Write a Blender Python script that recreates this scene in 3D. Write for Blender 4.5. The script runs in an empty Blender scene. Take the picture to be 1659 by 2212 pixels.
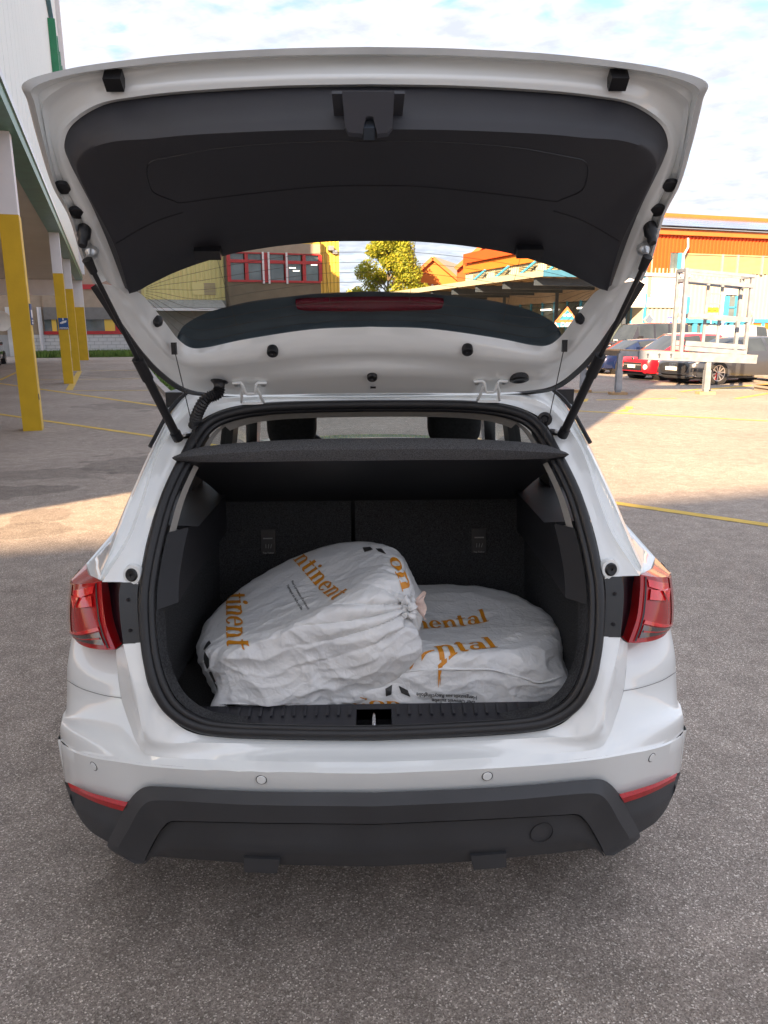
import bpy, bmesh, math, random
import numpy as np
from mathutils import Vector, Matrix, noise as mnoise
from mathutils.bvhtree import BVHTree
random.seed(7); np.random.seed(7)
SC = bpy.context.scene
COL = SC.collection
# ------------------------------------------------------------------ camera
CAM_H, PITCH, YAW, ROLL, FPX = 1.65, math.radians(13.4), 27/1640, .0065, 1640.0
FWD = np.array([math.sin(YAW)*math.cos(PITCH), math.cos(YAW)*math.cos(PITCH), -math.sin(PITCH)])
RGT = np.array([math.cos(YAW), -math.sin(YAW), 0.0]); UPV = np.cross(RGT, FWD)
ORG = np.array([0, 0, CAM_H])
cr, sr = math.cos(ROLL), math.sin(ROLL)
c_right = cr*RGT - sr*UPV; c_up = sr*RGT + cr*UPV
cam = bpy.data.cameras.new('camera'); cam_o = bpy.data.objects.new('camera', cam); COL.objects.link(cam_o)
cam.sensor_fit = 'HORIZONTAL'; cam.sensor_width = 36; cam.lens = 36*FPX/1659
cam.clip_start = .05; cam.clip_end = 3000
cam_o.matrix_world = Matrix(((c_right[0], c_up[0], -FWD[0], 0), (c_right[1], c_up[1], -FWD[1], 0), (c_right[2], c_up[2], -FWD[2], CAM_H), (0, 0, 0, 1)))
SC.camera = cam_o
# ------------------------------------------------------------------ sky and sun
SUN_EL, SUN_AZ = math.radians(23.5), math.radians(25.6)      # light travels towards (sin az, cos az)
W = bpy.data.worlds.new('World'); SC.world = W; W.use_nodes = True
nt = W.node_tree; nt.nodes.clear()
def wn(t, **k):
    n = nt.nodes.new(t)
    for a, v in k.items(): setattr(n, a, v)
    return n
def lk(a, b): nt.links.new(a, b)
w_out = wn('ShaderNodeOutputWorld'); bg = wn('ShaderNodeBackground'); lk(bg.outputs[0], w_out.inputs[0])
sky = wn('ShaderNodeTexSky', sky_type='NISHITA', sun_disc=False)
sky.sun_elevation = SUN_EL; sky.sun_rotation = math.radians(180) + SUN_AZ; sky.altitude = 450; sky.dust_density = .6; sky.ozone_density = 1.5
tc = wn('ShaderNodeTexCoord'); sep = wn('ShaderNodeSeparateXYZ'); lk(tc.outputs['Generated'], sep.inputs[0])
zz = wn('ShaderNodeMath', operation='MAXIMUM'); lk(sep.outputs[2], zz.inputs[0]); zz.inputs[1].default_value = 0.0
za = wn('ShaderNodeMath', operation='ADD'); lk(zz.outputs[0], za.inputs[0]); za.inputs[1].default_value = .14
dx = wn('ShaderNodeMath', operation='DIVIDE'); lk(sep.outputs[0], dx.inputs[0]); lk(za.outputs[0], dx.inputs[1])
dy = wn('ShaderNodeMath', operation='DIVIDE'); lk(sep.outputs[1], dy.inputs[0]); lk(za.outputs[0], dy.inputs[1])
cb = wn('ShaderNodeCombineXYZ'); lk(dx.outputs[0], cb.inputs[0]); lk(dy.outputs[0], cb.inputs[1])
rot = wn('ShaderNodeMapping'); rot.inputs['Rotation'].default_value = (0, 0, .5); rot.inputs['Scale'].default_value = (1, 1.25, 1); lk(cb.outputs[0], rot.inputs[0])
n1 = wn('ShaderNodeTexNoise'); n1.inputs['Scale'].default_value = .9; n1.inputs['Detail'].default_value = 4; lk(rot.outputs[0], n1.inputs[0])
n2 = wn('ShaderNodeTexNoise'); n2.inputs['Scale'].default_value = 8; n2.inputs['Detail'].default_value = 5; n2.inputs['Roughness'].default_value = .52; n2.inputs['Distortion'].default_value = .3; lk(rot.outputs[0], n2.inputs[0])
m1 = wn('ShaderNodeMath', operation='MULTIPLY_ADD'); lk(n1.outputs[0], m1.inputs[0]); m1.inputs[1].default_value = 1.15
lk(n2.outputs[0], m1.inputs[2])
cov = wn('ShaderNodeMapRange', interpolation_type='SMOOTHSTEP'); lk(m1.outputs[0], cov.inputs[0]); cov.inputs[1].default_value = .74; cov.inputs[2].default_value = 1.06
n3 = wn('ShaderNodeTexNoise'); n3.inputs['Scale'].default_value = 7.5; n3.inputs['Detail'].default_value = 6; n3.inputs['Roughness'].default_value = .6; lk(rot.outputs[0], n3.inputs[0])
cr_ = wn('ShaderNodeMapRange'); lk(n3.outputs[0], cr_.inputs[0]); cr_.inputs[1].default_value = .34; cr_.inputs[2].default_value = .60
cm = wn('ShaderNodeMix', data_type='RGBA'); lk(cr_.outputs[0], cm.inputs[0]); cm.inputs[6].default_value = (1.36, 1.44, 1.74, 1); cm.inputs[7].default_value = (1.84, 1.88, 2.06, 1)
sks = wn('ShaderNodeVectorMath', operation='SCALE'); lk(sky.outputs[0], sks.inputs[0]); sks.inputs['Scale'].default_value = .5     # clear sky at strength 0.05 after the Background
mx = wn('ShaderNodeMix', data_type='RGBA'); lk(cov.outputs[0], mx.inputs[0]); lk(sks.outputs[0], mx.inputs[6]); lk(cm.outputs[2], mx.inputs[7])
lk(mx.outputs[2], bg.inputs[0]); bg.inputs[1].default_value = .1
sun = bpy.data.lights.new('sun', 'SUN'); sun.energy = 3.8; sun.angle = math.radians(.6); sun.color = (1, .69, .41)
sun_o = bpy.data.objects.new('sun', sun); COL.objects.link(sun_o)
sdir = Vector((math.sin(SUN_AZ)*math.cos(SUN_EL), math.cos(SUN_AZ)*math.cos(SUN_EL), -math.sin(SUN_EL)))
sun_o.rotation_euler = sdir.to_track_quat('-Z', 'Y').to_euler()
VS = SC.view_settings; VS.view_transform = 'Standard'; VS.look = 'None'; VS.gamma = 1; VS.exposure = 2.65; VS.use_curve_mapping = False
SC.cycles.max_bounces = 10; SC.cycles.transparent_max_bounces = 16; SC.cycles.caustics_reflective = False; SC.cycles.caustics_refractive = False
# ------------------------------------------------------------------ tracing helpers: a photo point (x, y) meets a real surface
def ray(x, y):
    xi = (x-829.5)/FPX; yi = (1106-y)/FPX
    return FWD + xi*c_right + yi*c_up
def atY(x, y, Y): d = ray(x, y); return ORG + d*(Y/d[1])
def atZ(x, y, Z=0.0): d = ray(x, y); return ORG + d*((Z-CAM_H)/d[2])
def atX(x, y, X): d = ray(x, y); return ORG + d*(X/d[0])
def atP(x, y, p, n): d = ray(x, y); n = np.array(n, float); return ORG + d*(((np.array(p)-ORG)@n)/(d@n))
def solve(x, y, fn, t0=.6, t1=5.0):
    d = ray(x, y); a, b = t0, t1; fa = fn(ORG+d*a)
    for _ in range(46):
        m = (a+b)/2; fm = fn(ORG+d*m)
        if (fm > 0) == (fa > 0): a, fa = m, fm
        else: b = m
    return ORG+d*((a+b)/2)
# ------------------------------------------------------------------ mesh helpers
def cat(pts, n, closed=False):
    """Catmull-Rom through pts, n samples per span"""
    P = [np.array(p, float) for p in pts]; K = len(P); out = []
    rng = K if closed else K-1
    for i in range(rng):
        p1, p2 = P[i], P[(i+1) % K]
        p0 = P[(i-1) % K] if (closed or i > 0) else 2*p1-p2
        p3 = P[(i+2) % K] if (closed or i+2 < K) else 2*p2-p1
        for j in range(n):
            t = j/n
            out.append(.5*((2*p1)+(-p0+p2)*t+(2*p0-5*p1+4*p2-p3)*t*t+(-p0+3*p1-3*p2+p3)*t**3))
    if not closed: out.append(P[-1])
    return out
class MB:
    def __init__(s): s.v = []; s.f = []
    def add(s, v, f):
        b = len(s.v); s.v += [tuple(map(float, p)) for p in v]; s.f += [tuple(i+b for i in q) for q in f]; return s
    def box(s, c, d, rz=0, rx=0, ry=0):
        M = Matrix.Rotation(rz, 3, 'Z') @ Matrix.Rotation(ry, 3, 'Y') @ Matrix.Rotation(rx, 3, 'X')
        vs = [Vector(c)+M @ Vector((sx*d[0]/2, sy*d[1]/2, sz*d[2]/2)) for sz in (-1, 1) for sx, sy in ((-1, -1), (1, -1), (1, 1), (-1, 1))]
        return s.add(vs, [(3, 2, 1, 0), (4, 5, 6, 7), (0, 1, 5, 4), (1, 2, 6, 5), (2, 3, 7, 6), (3, 0, 4, 7)])
    def bar(s, a, b, w, h=None, up=(0, 0, 1)):
        a, b = Vector(a), Vector(b); h = h or w; d = (b-a).normalized(); u = Vector(up)
        if abs(d.dot(u)) > .98: u = Vector((1, 0, 0))
        x = d.cross(u).normalized()*w/2; y = x.cross(d).normalized()*h/2
        vs = [p+i*x+j*y for p in (a, b) for i, j in ((-1, -1), (1, -1), (1, 1), (-1, 1))]
        return s.add(vs, [(0, 1, 2, 3), (7, 6, 5, 4), (4, 5, 1, 0), (5, 6, 2, 1), (6, 7, 3, 2), (7, 4, 0, 3)])
    def grid(s, rows, closed_u=False, flip=False):
        R = len(rows); C = len(rows[0]); f = []
        for i in range(R-1):
            for j in range(C if closed_u else C-1):
                k = (j+1) % C; q = (i*C+j, i*C+k, (i+1)*C+k, (i+1)*C+j)
                f.append(q[::-1] if flip else q)
        return s.add([p for r in rows for p in r], f)
    def tube(s, path, r, n=8, closed=False, cap=True, sx=1, sy=1, up=(0, 0, 1)):
        P = [Vector(p) for p in path]; K = len(P); rows = []
        rr = r if hasattr(r, '__len__') else [r]*K
        x = None
        for i in range(K):
            d = (P[(i+1) % K]-P[i-1]) if closed else (P[min(i+1, K-1)]-P[max(i-1, 0)])
            d.normalize()
            if x is None:
                u = Vector(up)
                if abs(d.dot(u)) > .95: u = Vector((1, 0, 0))
                x = d.cross(u).normalized()
            else: x = (x-d*x.dot(d)).normalized()
            y = d.cross(x)
            rows.append([P[i]+(x*math.cos(a)*sx+y*math.sin(a)*sy)*rr[i] for a in [2*math.pi*k/n for k in range(n)]])
        if closed: rows.append(rows[0])
        s.grid(rows, closed_u=True)
        if cap and not closed:
            b = len(s.v)-len(rows)*n
            s.f.append(tuple(b+k for k in range(n))[::-1]); s.f.append(tuple(b+(K-1)*n+k for k in range(n)))
        return s
    def lathe(s, c, axis, prof, n=20):
        """prof: (radius, height along axis)"""
        a = Vector(axis).normalized(); x = a.orthogonal().normalized(); y = a.cross(x); c = Vector(c)
        rows = [[c+a*h+(x*math.cos(t)+y*math.sin(t))*r for t in [2*math.pi*k/n for k in range(n)]] for r, h in prof]
        b = len(s.v); s.grid(rows, closed_u=True)
        if prof[0][0] > 1e-5: s.f.append(tuple(b+k for k in range(n))[::-1])
        if prof[-1][0] > 1e-5: s.f.append(tuple(b+(len(prof)-1)*n+k for k in range(n)))
        return s
    def poly(s, pts, d):
        """prism: polygon pts extruded by vector d"""
        n = len(pts); p2 = [Vector(p)+Vector(d) for p in pts]
        return s.add(list(pts)+p2, [tuple(range(n))[::-1], tuple(range(n, 2*n))]+[(i, (i+1) % n, n+(i+1) % n, n+i) for i in range(n)])
    def mirror(s):
        n = len(s.v); s.v += [(-x, y, z) for x, y, z in s.v]; s.f += [tuple(i+n for i in q)[::-1] for q in s.f]; return s
    def mesh(s, name, smooth=None, merge=0, fix=True):
        me = bpy.data.meshes.new(name); me.from_pydata(s.v, [], s.f)
        if merge or fix:
            bm = bmesh.new(); bm.from_mesh(me)
            if merge: bmesh.ops.remove_doubles(bm, verts=bm.verts, dist=merge)
            if fix: bmesh.ops.recalc_face_normals(bm, faces=bm.faces)
            bm.to_mesh(me); bm.free()
        if smooth is not None:
            me.shade_smooth(); me.set_sharp_from_angle(angle=math.radians(smooth))
        me.update(); return me
    def build(s, name, mat, parent=None, smooth=None, merge=0, fix=True, **k):
        me = s.mesh(name, smooth, merge, fix)
        if mat: me.materials.append(mat)
        return link(name, me, parent, **k)
def link(name, me, parent=None, label=None, cat=None, group=None, kind=None, loc=None):
    o = bpy.data.objects.new(name, me); COL.objects.link(o)
    if parent is not None:
        o.parent = parent
        o.matrix_parent_inverse = WM[parent.name].inverted()
    if loc is not None: o.location = loc
    WM[o.name] = (Matrix.Translation(loc) if loc is not None else Matrix())
    tag(o, label, cat, group, kind); return o
WM = {}
def tag(o, label=None, cat=None, group=None, kind=None):
    if label: o['label'] = label
    if cat: o['category'] = cat
    if group: o['group'] = group
    if kind: o['kind'] = kind
def thing(name, loc, label, cat, group=None):
    o = bpy.data.objects.new(name, None); COL.objects.link(o); o.location = loc; o.empty_display_size = .1
    WM[o.name] = Matrix.Translation(loc); tag(o, label, cat, group); return o
def child_local(name, me, parent, mtx):
    """a part whose mesh is in its own coordinates, set down with matrix mtx (world)"""
    o = bpy.data.objects.new(name, me); COL.objects.link(o); o.parent = parent
    o.matrix_parent_inverse = WM[parent.name].inverted(); o.matrix_basis = mtx; WM[o.name] = mtx; return o
def rel(o, p):   # parent an existing world-space part under another part
    o.parent = p; o.matrix_parent_inverse = WM[p.name].inverted(); return o
def inset_quadpatch(a, b, c, d, nu, nv):
    a, b, c, d = map(np.array, (a, b, c, d))
    return [[(a*(1-u)+b*u)*(1-v)+(d*(1-u)+c*u)*v for u in np.linspace(0, 1, nu)] for v in np.linspace(0, 1, nv)]
# ------------------------------------------------------------------ materials
MATS = {}
def mat(name, col, rough=.5, metal=0, coat=0, spec=.5, var=.08, vscale=3, bump=0, bscale=60, trans=0, emis=None, ior=1.5, alpha=1, croughness=.03, detail=4, stops=None, coords='Object'):
    if name in MATS: return MATS[name]
    m = bpy.data.materials.new(name); m.use_nodes = True; t = m.node_tree; b = t.nodes['Principled BSDF']
    I = b.inputs
    I['Roughness'].default_value = rough; I['Metallic'].default_value = metal; I['Coat Weight'].default_value = coat; I['Coat Roughness'].default_value = croughness
    I['Specular IOR Level'].default_value = spec; I['Transmission Weight'].default_value = trans; I['IOR'].default_value = ior; I['Alpha'].default_value = alpha
    tcn = t.nodes.new('ShaderNodeTexCoord'); nz = t.nodes.new('ShaderNodeTexNoise'); nz.inputs['Scale'].default_value = vscale; nz.inputs['Detail'].default_value = detail
    t.links.new(tcn.outputs[coords], nz.inputs[0])
    rp = t.nodes.new('ShaderNodeValToRGB'); t.links.new(nz.outputs[0], rp.inputs[0])
    c = np.array(col[:3])
    rp.color_ramp.elements[0].position = .3; rp.color_ramp.elements[1].position = .7
    rp.color_ramp.elements[0].color = (*(c*(1-var)), 1); rp.color_ramp.elements[1].color = (*np.minimum(c*(1+var), 1), 1)
    t.links.new(rp.outputs[0], I['Base Color'])
    if bump:
        n2 = t.nodes.new('ShaderNodeTexNoise'); n2.inputs['Scale'].default_value = bscale; n2.inputs['Detail'].default_value = 3
        t.links.new(tcn.outputs[coords], n2.inputs[0])
        bp = t.nodes.new('ShaderNodeBump'); bp.inputs['Strength'].default_value = bump; bp.inputs['Distance'].default_value = .01
        t.links.new(n2.outputs[0], bp.inputs['Height']); t.links.new(bp.outputs[0], I['Normal'])
    if emis:
        I['Emission Color'].default_value = (*emis[:3], 1); I['Emission Strength'].default_value = emis[3]
    MATS[name] = m; return m
# ================================================================== the ground
def asphalt_mat():
    m = bpy.data.materials.new('asphalt'); m.use_nodes = True; t = m.node_tree; b = t.nodes['Principled BSDF']; N = t.nodes.new; L = t.links.new
    tcn = N('ShaderNodeTexCoord'); P = tcn.outputs['Object']
    vo = N('ShaderNodeTexVoronoi'); vo.inputs['Scale'].default_value = 250; L(P, vo.inputs[0])
    hs = N('ShaderNodeSeparateColor'); L(vo.outputs['Color'], hs.inputs[0])
    gr = N('ShaderNodeValToRGB'); L(hs.outputs[0], gr.inputs[0])
    e = gr.color_ramp.elements; e[0].color = (.19, .160, .136, 1); e[1].color = (.90, .82, .74, 1)
    for p, c in ((.45, (.315, .268, .232, 1)), (.8, (.40, .345, .30, 1)), (.93, (.56, .49, .43, 1))):
        el = e.new(p); el.color = c
    big = N('ShaderNodeTexNoise'); big.inputs['Scale'].default_value = .35; big.inputs['Detail'].default_value = 7; big.inputs['Roughness'].default_value = .6; L(P, big.inputs[0])
    mr = N('ShaderNodeMapRange'); L(big.outputs[0], mr.inputs[0]); mr.inputs[1].default_value = .3; mr.inputs[2].default_value = .7; mr.inputs[3].default_value = .8; mr.inputs[4].default_value = 1.15
    mid = N('ShaderNodeTexNoise'); mid.inputs['Scale'].default_value = 7; mid.inputs['Detail'].default_value = 6; L(P, mid.inputs[0])
    mr2 = N('ShaderNodeMapRange'); L(mid.outputs[0], mr2.inputs[0]); mr2.inputs[1].default_value = .3; mr2.inputs[2].default_value = .7; mr2.inputs[3].default_value = .82; mr2.inputs[4].default_value = 1.12
    mu = N('ShaderNodeMath'); mu.operation = 'MULTIPLY'; L(mr.outputs[0], mu.inputs[0]); L(mr2.outputs[0], mu.inputs[1])
    # damp stains with their own outlines, left of the car and at the front
    last = mu.outputs[0]; wet = None
    wn_ = N('ShaderNodeTexNoise'); wn_.inputs['Scale'].default_value = 1.5; wn_.inputs['Detail'].default_value = 5; L(P, wn_.inputs[0])
    for (cx, cy, rx, ry, dk) in STAINS:
        mp = N('ShaderNodeMapping'); mp.inputs['Location'].default_value = (-cx/rx, -cy/ry, 0); mp.inputs['Scale'].default_value = (1/rx, 1/ry, 0); L(P, mp.inputs[0])
        ln = N('ShaderNodeVectorMath'); ln.operation = 'LENGTH'; L(mp.outputs[0], ln.inputs[0])
        sb = N('ShaderNodeMath'); sb.operation = 'MULTIPLY_ADD'; L(wn_.outputs[0], sb.inputs[0]); sb.inputs[1].default_value = 2.4; sb.inputs[2].default_value = -1.2
        ad = N('ShaderNodeMath'); L(ln.outputs['Value'], ad.inputs[0]); L(sb.outputs[0], ad.inputs[1])
        st = N('ShaderNodeMapRange'); st.interpolation_type = 'SMOOTHSTEP'; L(ad.outputs[0], st.inputs[0]); st.inputs[1].default_value = .82; st.inputs[2].default_value = .95; st.inputs[3].default_value = dk; st.inputs[4].default_value = 1
        m2 = N('ShaderNodeMath'); m2.operation = 'MULTIPLY'; L(last, m2.inputs[0]); L(st.outputs[0], m2.inputs[1]); last = m2.outputs[0]
    vm = N('ShaderNodeVectorMath'); vm.operation = 'SCALE'; L(gr.outputs[0], vm.inputs[0]); L(last, vm.inputs['Scale'])
    L(vm.outputs[0], b.inputs['Base Color']); b.inputs['Roughness'].default_value = .82; b.inputs['Specular IOR Level'].default_value = .35
    bp = N('ShaderNodeBump'); bp.inputs['Strength'].default_value = .55; bp.inputs['Distance'].default_value = .004; L(vo.outputs['Distance'], bp.inputs['Height']); L(bp.outputs[0], b.inputs['Normal'])
    return m
STAINS = [(-2.75, 9.9, 1.2, .9, .72), (-3.9, 9.1, .8, .45, .74), (-3.75, 8.1, .5, .45, .68), (-2.95, 6.35, .35, .28, .74), (-3.1, 6.9, .3, .25, .74), (-5.2, 18, 1.6, 1.2, .75), (-9.5, 33, 3, 4, .75), (-.3, .92, .12, .1, .72), (.18, 1.05, .05, .04, .7), (-.55, 1.1, .3, .2, .9), (.9, 1.5, .4, .3, .9)]
ground = MB().add([(-500, -120, 0), (500, -120, 0), (500, 900, 0), (-500, 900, 0)], [(0, 1, 2, 3)]).build('ground', asphalt_mat(), kind='structure')
M_line = mat('yellow_paint', (.62, .42, .07), .7, var=.22, vscale=5, detail=8)
def line(x0, y0, x1, y1, w=.12, z=.004):
    a, b = atZ(x0, y0, z), atZ(x1, y1, z); d = b-a; d[2] = 0; d /= np.linalg.norm(d); n = np.array([-d[1], d[0], 0])*w/2
    MB().add([a-n, b-n, b+n, a+n], [(0, 1, 2, 3)]).build('parking_line', M_line, ground)
line(-60, 886, 1900, 1168.5, .125)
for q in ((-30, 824, 398, 884.5, .14), (0, 821, 36, 804), (29, 821, 335, 817.6), (195, 800, 309, 800), (155, 844, 400, 842.5), (149, 843, 172, 802, .2),
          (1200, 885, 1900, 922, .13), (1288, 864, 1462, 860), (1180, 849, 1350, 846), (1534, 840.5, 1680, 827.5, .22), (1589, 861, 1700, 843, .14), (1471, 846, 1512, 840)):
    line(*q)
def patch(pts, name, m, z=.004):
    MB().add([atZ(x, y, z) for x, y in pts], [tuple(range(len(pts)))]).build(name, m, ground)
patch([(1226, 872), (1250, 866), (1247, 863), (1272, 861), (1268, 867), (1250, 869), (1247, 873)], 'painted_symbol', M_line)
patch([(1331, 888), (1353, 883), (1350, 878), (1368, 878), (1366, 883), (1358, 885), (1356, 889)], 'painted_symbol', M_line)
# ================================================================== grid of the place
Uv = np.array([.948, .319, 0]); Vv = np.array([-.319, .948, 0]); Zv = np.array([0, 0, 1.0])
class Face:
    """an upright facade plane: point p, direction d along it, outward normal n"""
    def __init__(s, p, d, n): s.p = np.array(p, float); s.d = np.array(d, float); s.n = np.array(n, float)
    def sz(s, x, y): q = atP(x, y, s.p, s.n); return (q-s.p)@s.d, q[2]
    def at(s, a, z, o=0): return s.p+s.d*a+s.n*o+Zv*(z-s.p[2])
    def box(s, mb, a0, a1, z0, z1, o0, o1):
        v = [s.at(a, z, o) for o in (o0, o1) for a, z in ((a0, z0), (a1, z0), (a1, z1), (a0, z1))]
        return mb.add(v, [(0, 1, 2, 3), (7, 6, 5, 4), (0, 4, 5, 1), (1, 5, 6, 2), (2, 6, 7, 3), (3, 7, 4, 0)])
    def px(s, x0, y0, x1, y1):
        a0, z1 = s.sz(x0, y0); a1, z0 = s.sz(x1, y1); return a0, a1, z0, z1
    def corr(s, mb, a0, a1, z0, z1, pitch, dep, o0):
        n = max(2, int(round((a1-a0)/pitch))); pr = []
        for i in range(n):
            b = a0+(a1-a0)*i/n; w = (a1-a0)/n
            pr += [(b, 0), (b+.42*w, 0), (b+.52*w, dep), (b+.9*w, dep)]
        pr.append((a1, 0))
        return mb.grid([[s.at(a, z0, o0+o) for a, o in pr], [s.at(a, z1, o0+o) for a, o in pr]])
# ------------------------------------------------------------------ the office block on posts, left
M_panel = mat('white_panel', (.66, .72, .70), .45, var=.03, vscale=.6, bump=.05, bscale=3)
M_green = mat('green_metal', (.035, .15, .08), .35, metal=.3, var=.2)
M_soffit = mat('soffit_render', (.52, .47, .43), .9, var=.08, vscale=.5, bump=.15, bscale=8)
M_wpost = mat('white_masonry_paint', (.70, .70, .74), .7, var=.05, vscale=2, bump=.12, bscale=25)
M_ypost = mat('yellow_masonry_paint', (.60, .38, .01), .6, var=.07, vscale=3, bump=.15, bscale=30)
M_yedge = mat('yellow_paint_skylit', (.66, .46, .10), .6, var=.1, vscale=6, bump=.2, bscale=30)  # paler yellow: sky light on the posts' right side put into the colour
M_alu = mat('aluminium_trim', (.55, .57, .58), .35, metal=.8, var=.1)
FL = Face((-5.75, 13.4, 4.8), Vv, Uv)          # facade facing right
blk = thing('office_block', (-9, 25, 0), 'white panelled office block raised on yellow and white posts', 'building')
far_s = 37.5
mb = MB()
near = [(3.1, 11.6), (-2.45, 8.05), (-3.47, 6.95), (-14, 1)]  # corners of the shadow edge that the near wing is shaped to cast
Ls = 5.08/math.tan(SUN_EL)
near_fp = [np.array([x-Ls*math.sin(SUN_AZ), y-Ls*math.cos(SUN_AZ)]) for x, y in near]
f0 = FL.at(-6, 0)[:2]; f1 = FL.at(far_s, 0)[:2]
inner = (FL.n*-.03)[:2]
# core of the raised storeys (panels stand proud of it), with an unseen near wing added for its shadow edge
STEPS = ((-6, 4, 10.0), (4, 12, 12.5), (12, 22, 15.5), (22, 30, 18.5), (30, far_s, 21.5))  # roof heights stepped out of view so sunlight reaches the far buildings
def roof_at(a): return next((h for s0, s1, h in STEPS if a < s1), 21.5)
for s0, s1, h in STEPS: mb.poly([(p[0], p[1], 5.08) for p in (FL.at(a, 0, o)[:2] for a, o in ((s0, -.03), (s1-.002, -.03), (s1-.002, -22), (s0, -22)))], (0, 0, h-5.08))
mb.poly([(p[0], p[1], 5.08) for p in [near_fp[0], f0+inner*2, FL.at(-6.1, 0, -22)[:2], near_fp[3], near_fp[2], near_fp[1]]], (0, 0, 6.5))
mb.build('core_wall', M_panel, blk)
M_seam = mat('panel_joint', (.30, .36, .35), .8)
w = .98
PM = {}
for h in {q[2] for q in STEPS}: PM[h] = MB().box((0, 0, h/2-2.58), (w-.03, .04, h-5.16)).mesh('wall_panel'); PM[h].materials.append(M_panel)
ang = math.atan2(Vv[1], Vv[0])
for i in range(44):
    c = FL.at(-5.9+i*w+w/2, 5.16, .0); hgt_ = roof_at(-5.9+i*w+w/2)
    child_local('wall_panel', PM[hgt_], blk, Matrix.Translation(c) @ Matrix.Rotation(ang, 4, 'Z'))
mb = MB(); FL.box(mb, -6, far_s, 4.8, 5.02, -.30, .10); mb.build('fascia', M_green, blk)
mb = MB(); FL.box(mb, -6, far_s, 5.02, 5.16, -.2, .13); mb.build('flashing', M_alu, blk)
mb = MB(); FL.box(mb, -6, far_s, 4.82, 5.06, -22, -.31); mb.build('soffit', M_soffit, blk)
mb = MB(); FL.box(mb, far_s-.0, far_s+.35, 0, 5.2, -.55, .05); mb.build('end_column', M_wpost, blk)
mb = MB(); FL.box(mb, far_s-.4, far_s-.01, 0, 3.2, -.5, .03); mb.build('end_column_base', M_ypost, blk)
mb = MB(); FL.box(mb, far_s-.35, far_s, 3.9, 4.81, -21, -.56); mb.build('downstand_beam', M_wpost, blk)
mb = MB(); FL.box(mb, far_s+.1, far_s+.7, 5.17, 21.4, -3, .25); mb.build('corner_pilaster', M_wpost, blk)
M_conc0 = mat('bare_concrete', (.16, .15, .14), .9, var=.2, vscale=30)
# posts, each white above and yellow below
zb = [atY(22, 463, 13.4)[2], 3.3, 3.3]
for i, (bx, by) in enumerate(((70.5, 931), (148.5, 829), (166, 801))):
    c = atZ(bx, by); c = c+Vv*.18
    if i == 0: zs = atY(22, 463, c[1]-.15)[2]
    p = thing('support_post', (c[0], c[1], 0), ['yellow and white square post with a chipped edge, standing alone in front', 'yellow and white square post bearing a blue camera sign on its front', 'yellow and white square post just behind the one with the camera sign'][i], 'post', 'square posts under the office block')
    a = ang-math.pi/2
    m1_ = MB().box((c[0], c[1], zs/2), (.30, .34, zs), a); o = m1_.build('yellow_base', M_ypost, p)
    MB().box((c[0], c[1], (zs+4.82)/2), (.298, .338, 4.82-zs), a).build('white_top', M_wpost, p)
    e = c+Uv*.152
    MB().box((e[0], e[1], zs/2), (.012, .342, zs-.004), a).build('skylit_side', M_yedge, p)
    if i == 0:
        P1C = c; k = atY(93, 857, c[1]-.1); MB().box((c[0]+Uv[0]*.157-Vv[0]*.15, c[1]+Uv[1]*.157-Vv[1]*.15, k[2]), (.012, .05, .10), a).build('paint_chip', M_conc0, p)
    if i == 1: P2C = c
# signs on the posts
M_sblue = mat('sign_blue', (.012, .07, .24), .4, var=.05); M_swhite = mat('sign_white', (.75, .75, .77), .45, var=.04)
def text_mesh(s, size, align='CENTER', bold=0):
    cu = bpy.data.curves.new('lettering', 'FONT'); cu.body = s; cu.size = size; cu.align_x = align; cu.align_y = 'CENTER'; cu.offset = bold; cu.resolution_u = 3
    o = bpy.data.objects.new('lettering', cu); COL.objects.link(o); dg = bpy.context.evaluated_depsgraph_get(); me = bpy.data.meshes.new_from_object(o.evaluated_get(dg))
    bpy.data.objects.remove(o); bpy.data.curves.remove(cu); return me
def lettering(s, size, pos, xdir, ydir, m, parent, bold=0, name='lettering', align='CENTER'):
    me = text_mesh(s, size, align, bold); X = Vector(xdir).normalized(); Y = Vector(ydir).normalized(); Zn = X.cross(Y)
    M = Matrix((X, Y, Zn)).transposed().to_4x4(); M.translation = Vector(pos)
    me.transform(M); me.materials.clear(); me.materials.append(m); return link(name, me, parent)
fr = P2C-Vv*.172                                   # front face of the second post
sg = thing('camera_sign', fr, 'blue square video surveillance sign with white camera picture', 'sign')
F2 = Face((fr[0], fr[1], 0), Uv, -Vv)
a0, a1, z0, z1 = F2.px(125.5, 687, 148.5, 711.5)
mb = MB(); F2.box(mb, a0, a1, z0, z1, .002, .018); mb.build('plate', M_sblue, sg)
am = (a0+a1)/2; zm = z0+(z1-z0)*.6; w_ = a1-a0; h_ = z1-z0
mb = MB(); mb.poly([F2.at(am+w_*u, zm+h_*v, .019) for u, v in ((-.22, -.12), (.32, .02), (.36, .2), (-.2, .08))], -Vv*.004)
mb.poly([F2.at(am+w_*u, zm+h_*v, .019) for u, v in ((-.36, -.1), (-.24, -.08), (-.24, .04), (-.33, .02))], -Vv*.004)
mb.poly([F2.at(am+w_*u, zm+h_*v, .019) for u, v in ((-.06, .2), (.06, .2), (.06, .4), (-.06, .4))], -Vv*.004)
mb.build('camera_picture', M_swhite, sg)
for k, s in ((.13, 'videoüberwacht'), (.05, 'zu Ihrer Sicherheit')): lettering(s, h_*.11, F2.at(am, z0+h_*k*1.0+.01, .024), Uv, Zv, M_swhite, sg, .001)
e = P1C+Uv*.16; F1 = Face((e[0], e[1], 0), Vv, Uv)
sg = thing('side_sign', e, 'blue and white notice on the side of the chipped post', 'sign')
_, zt = F1.sz(74, 657); _, zb2 = F1.sz(75, 702)
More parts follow.
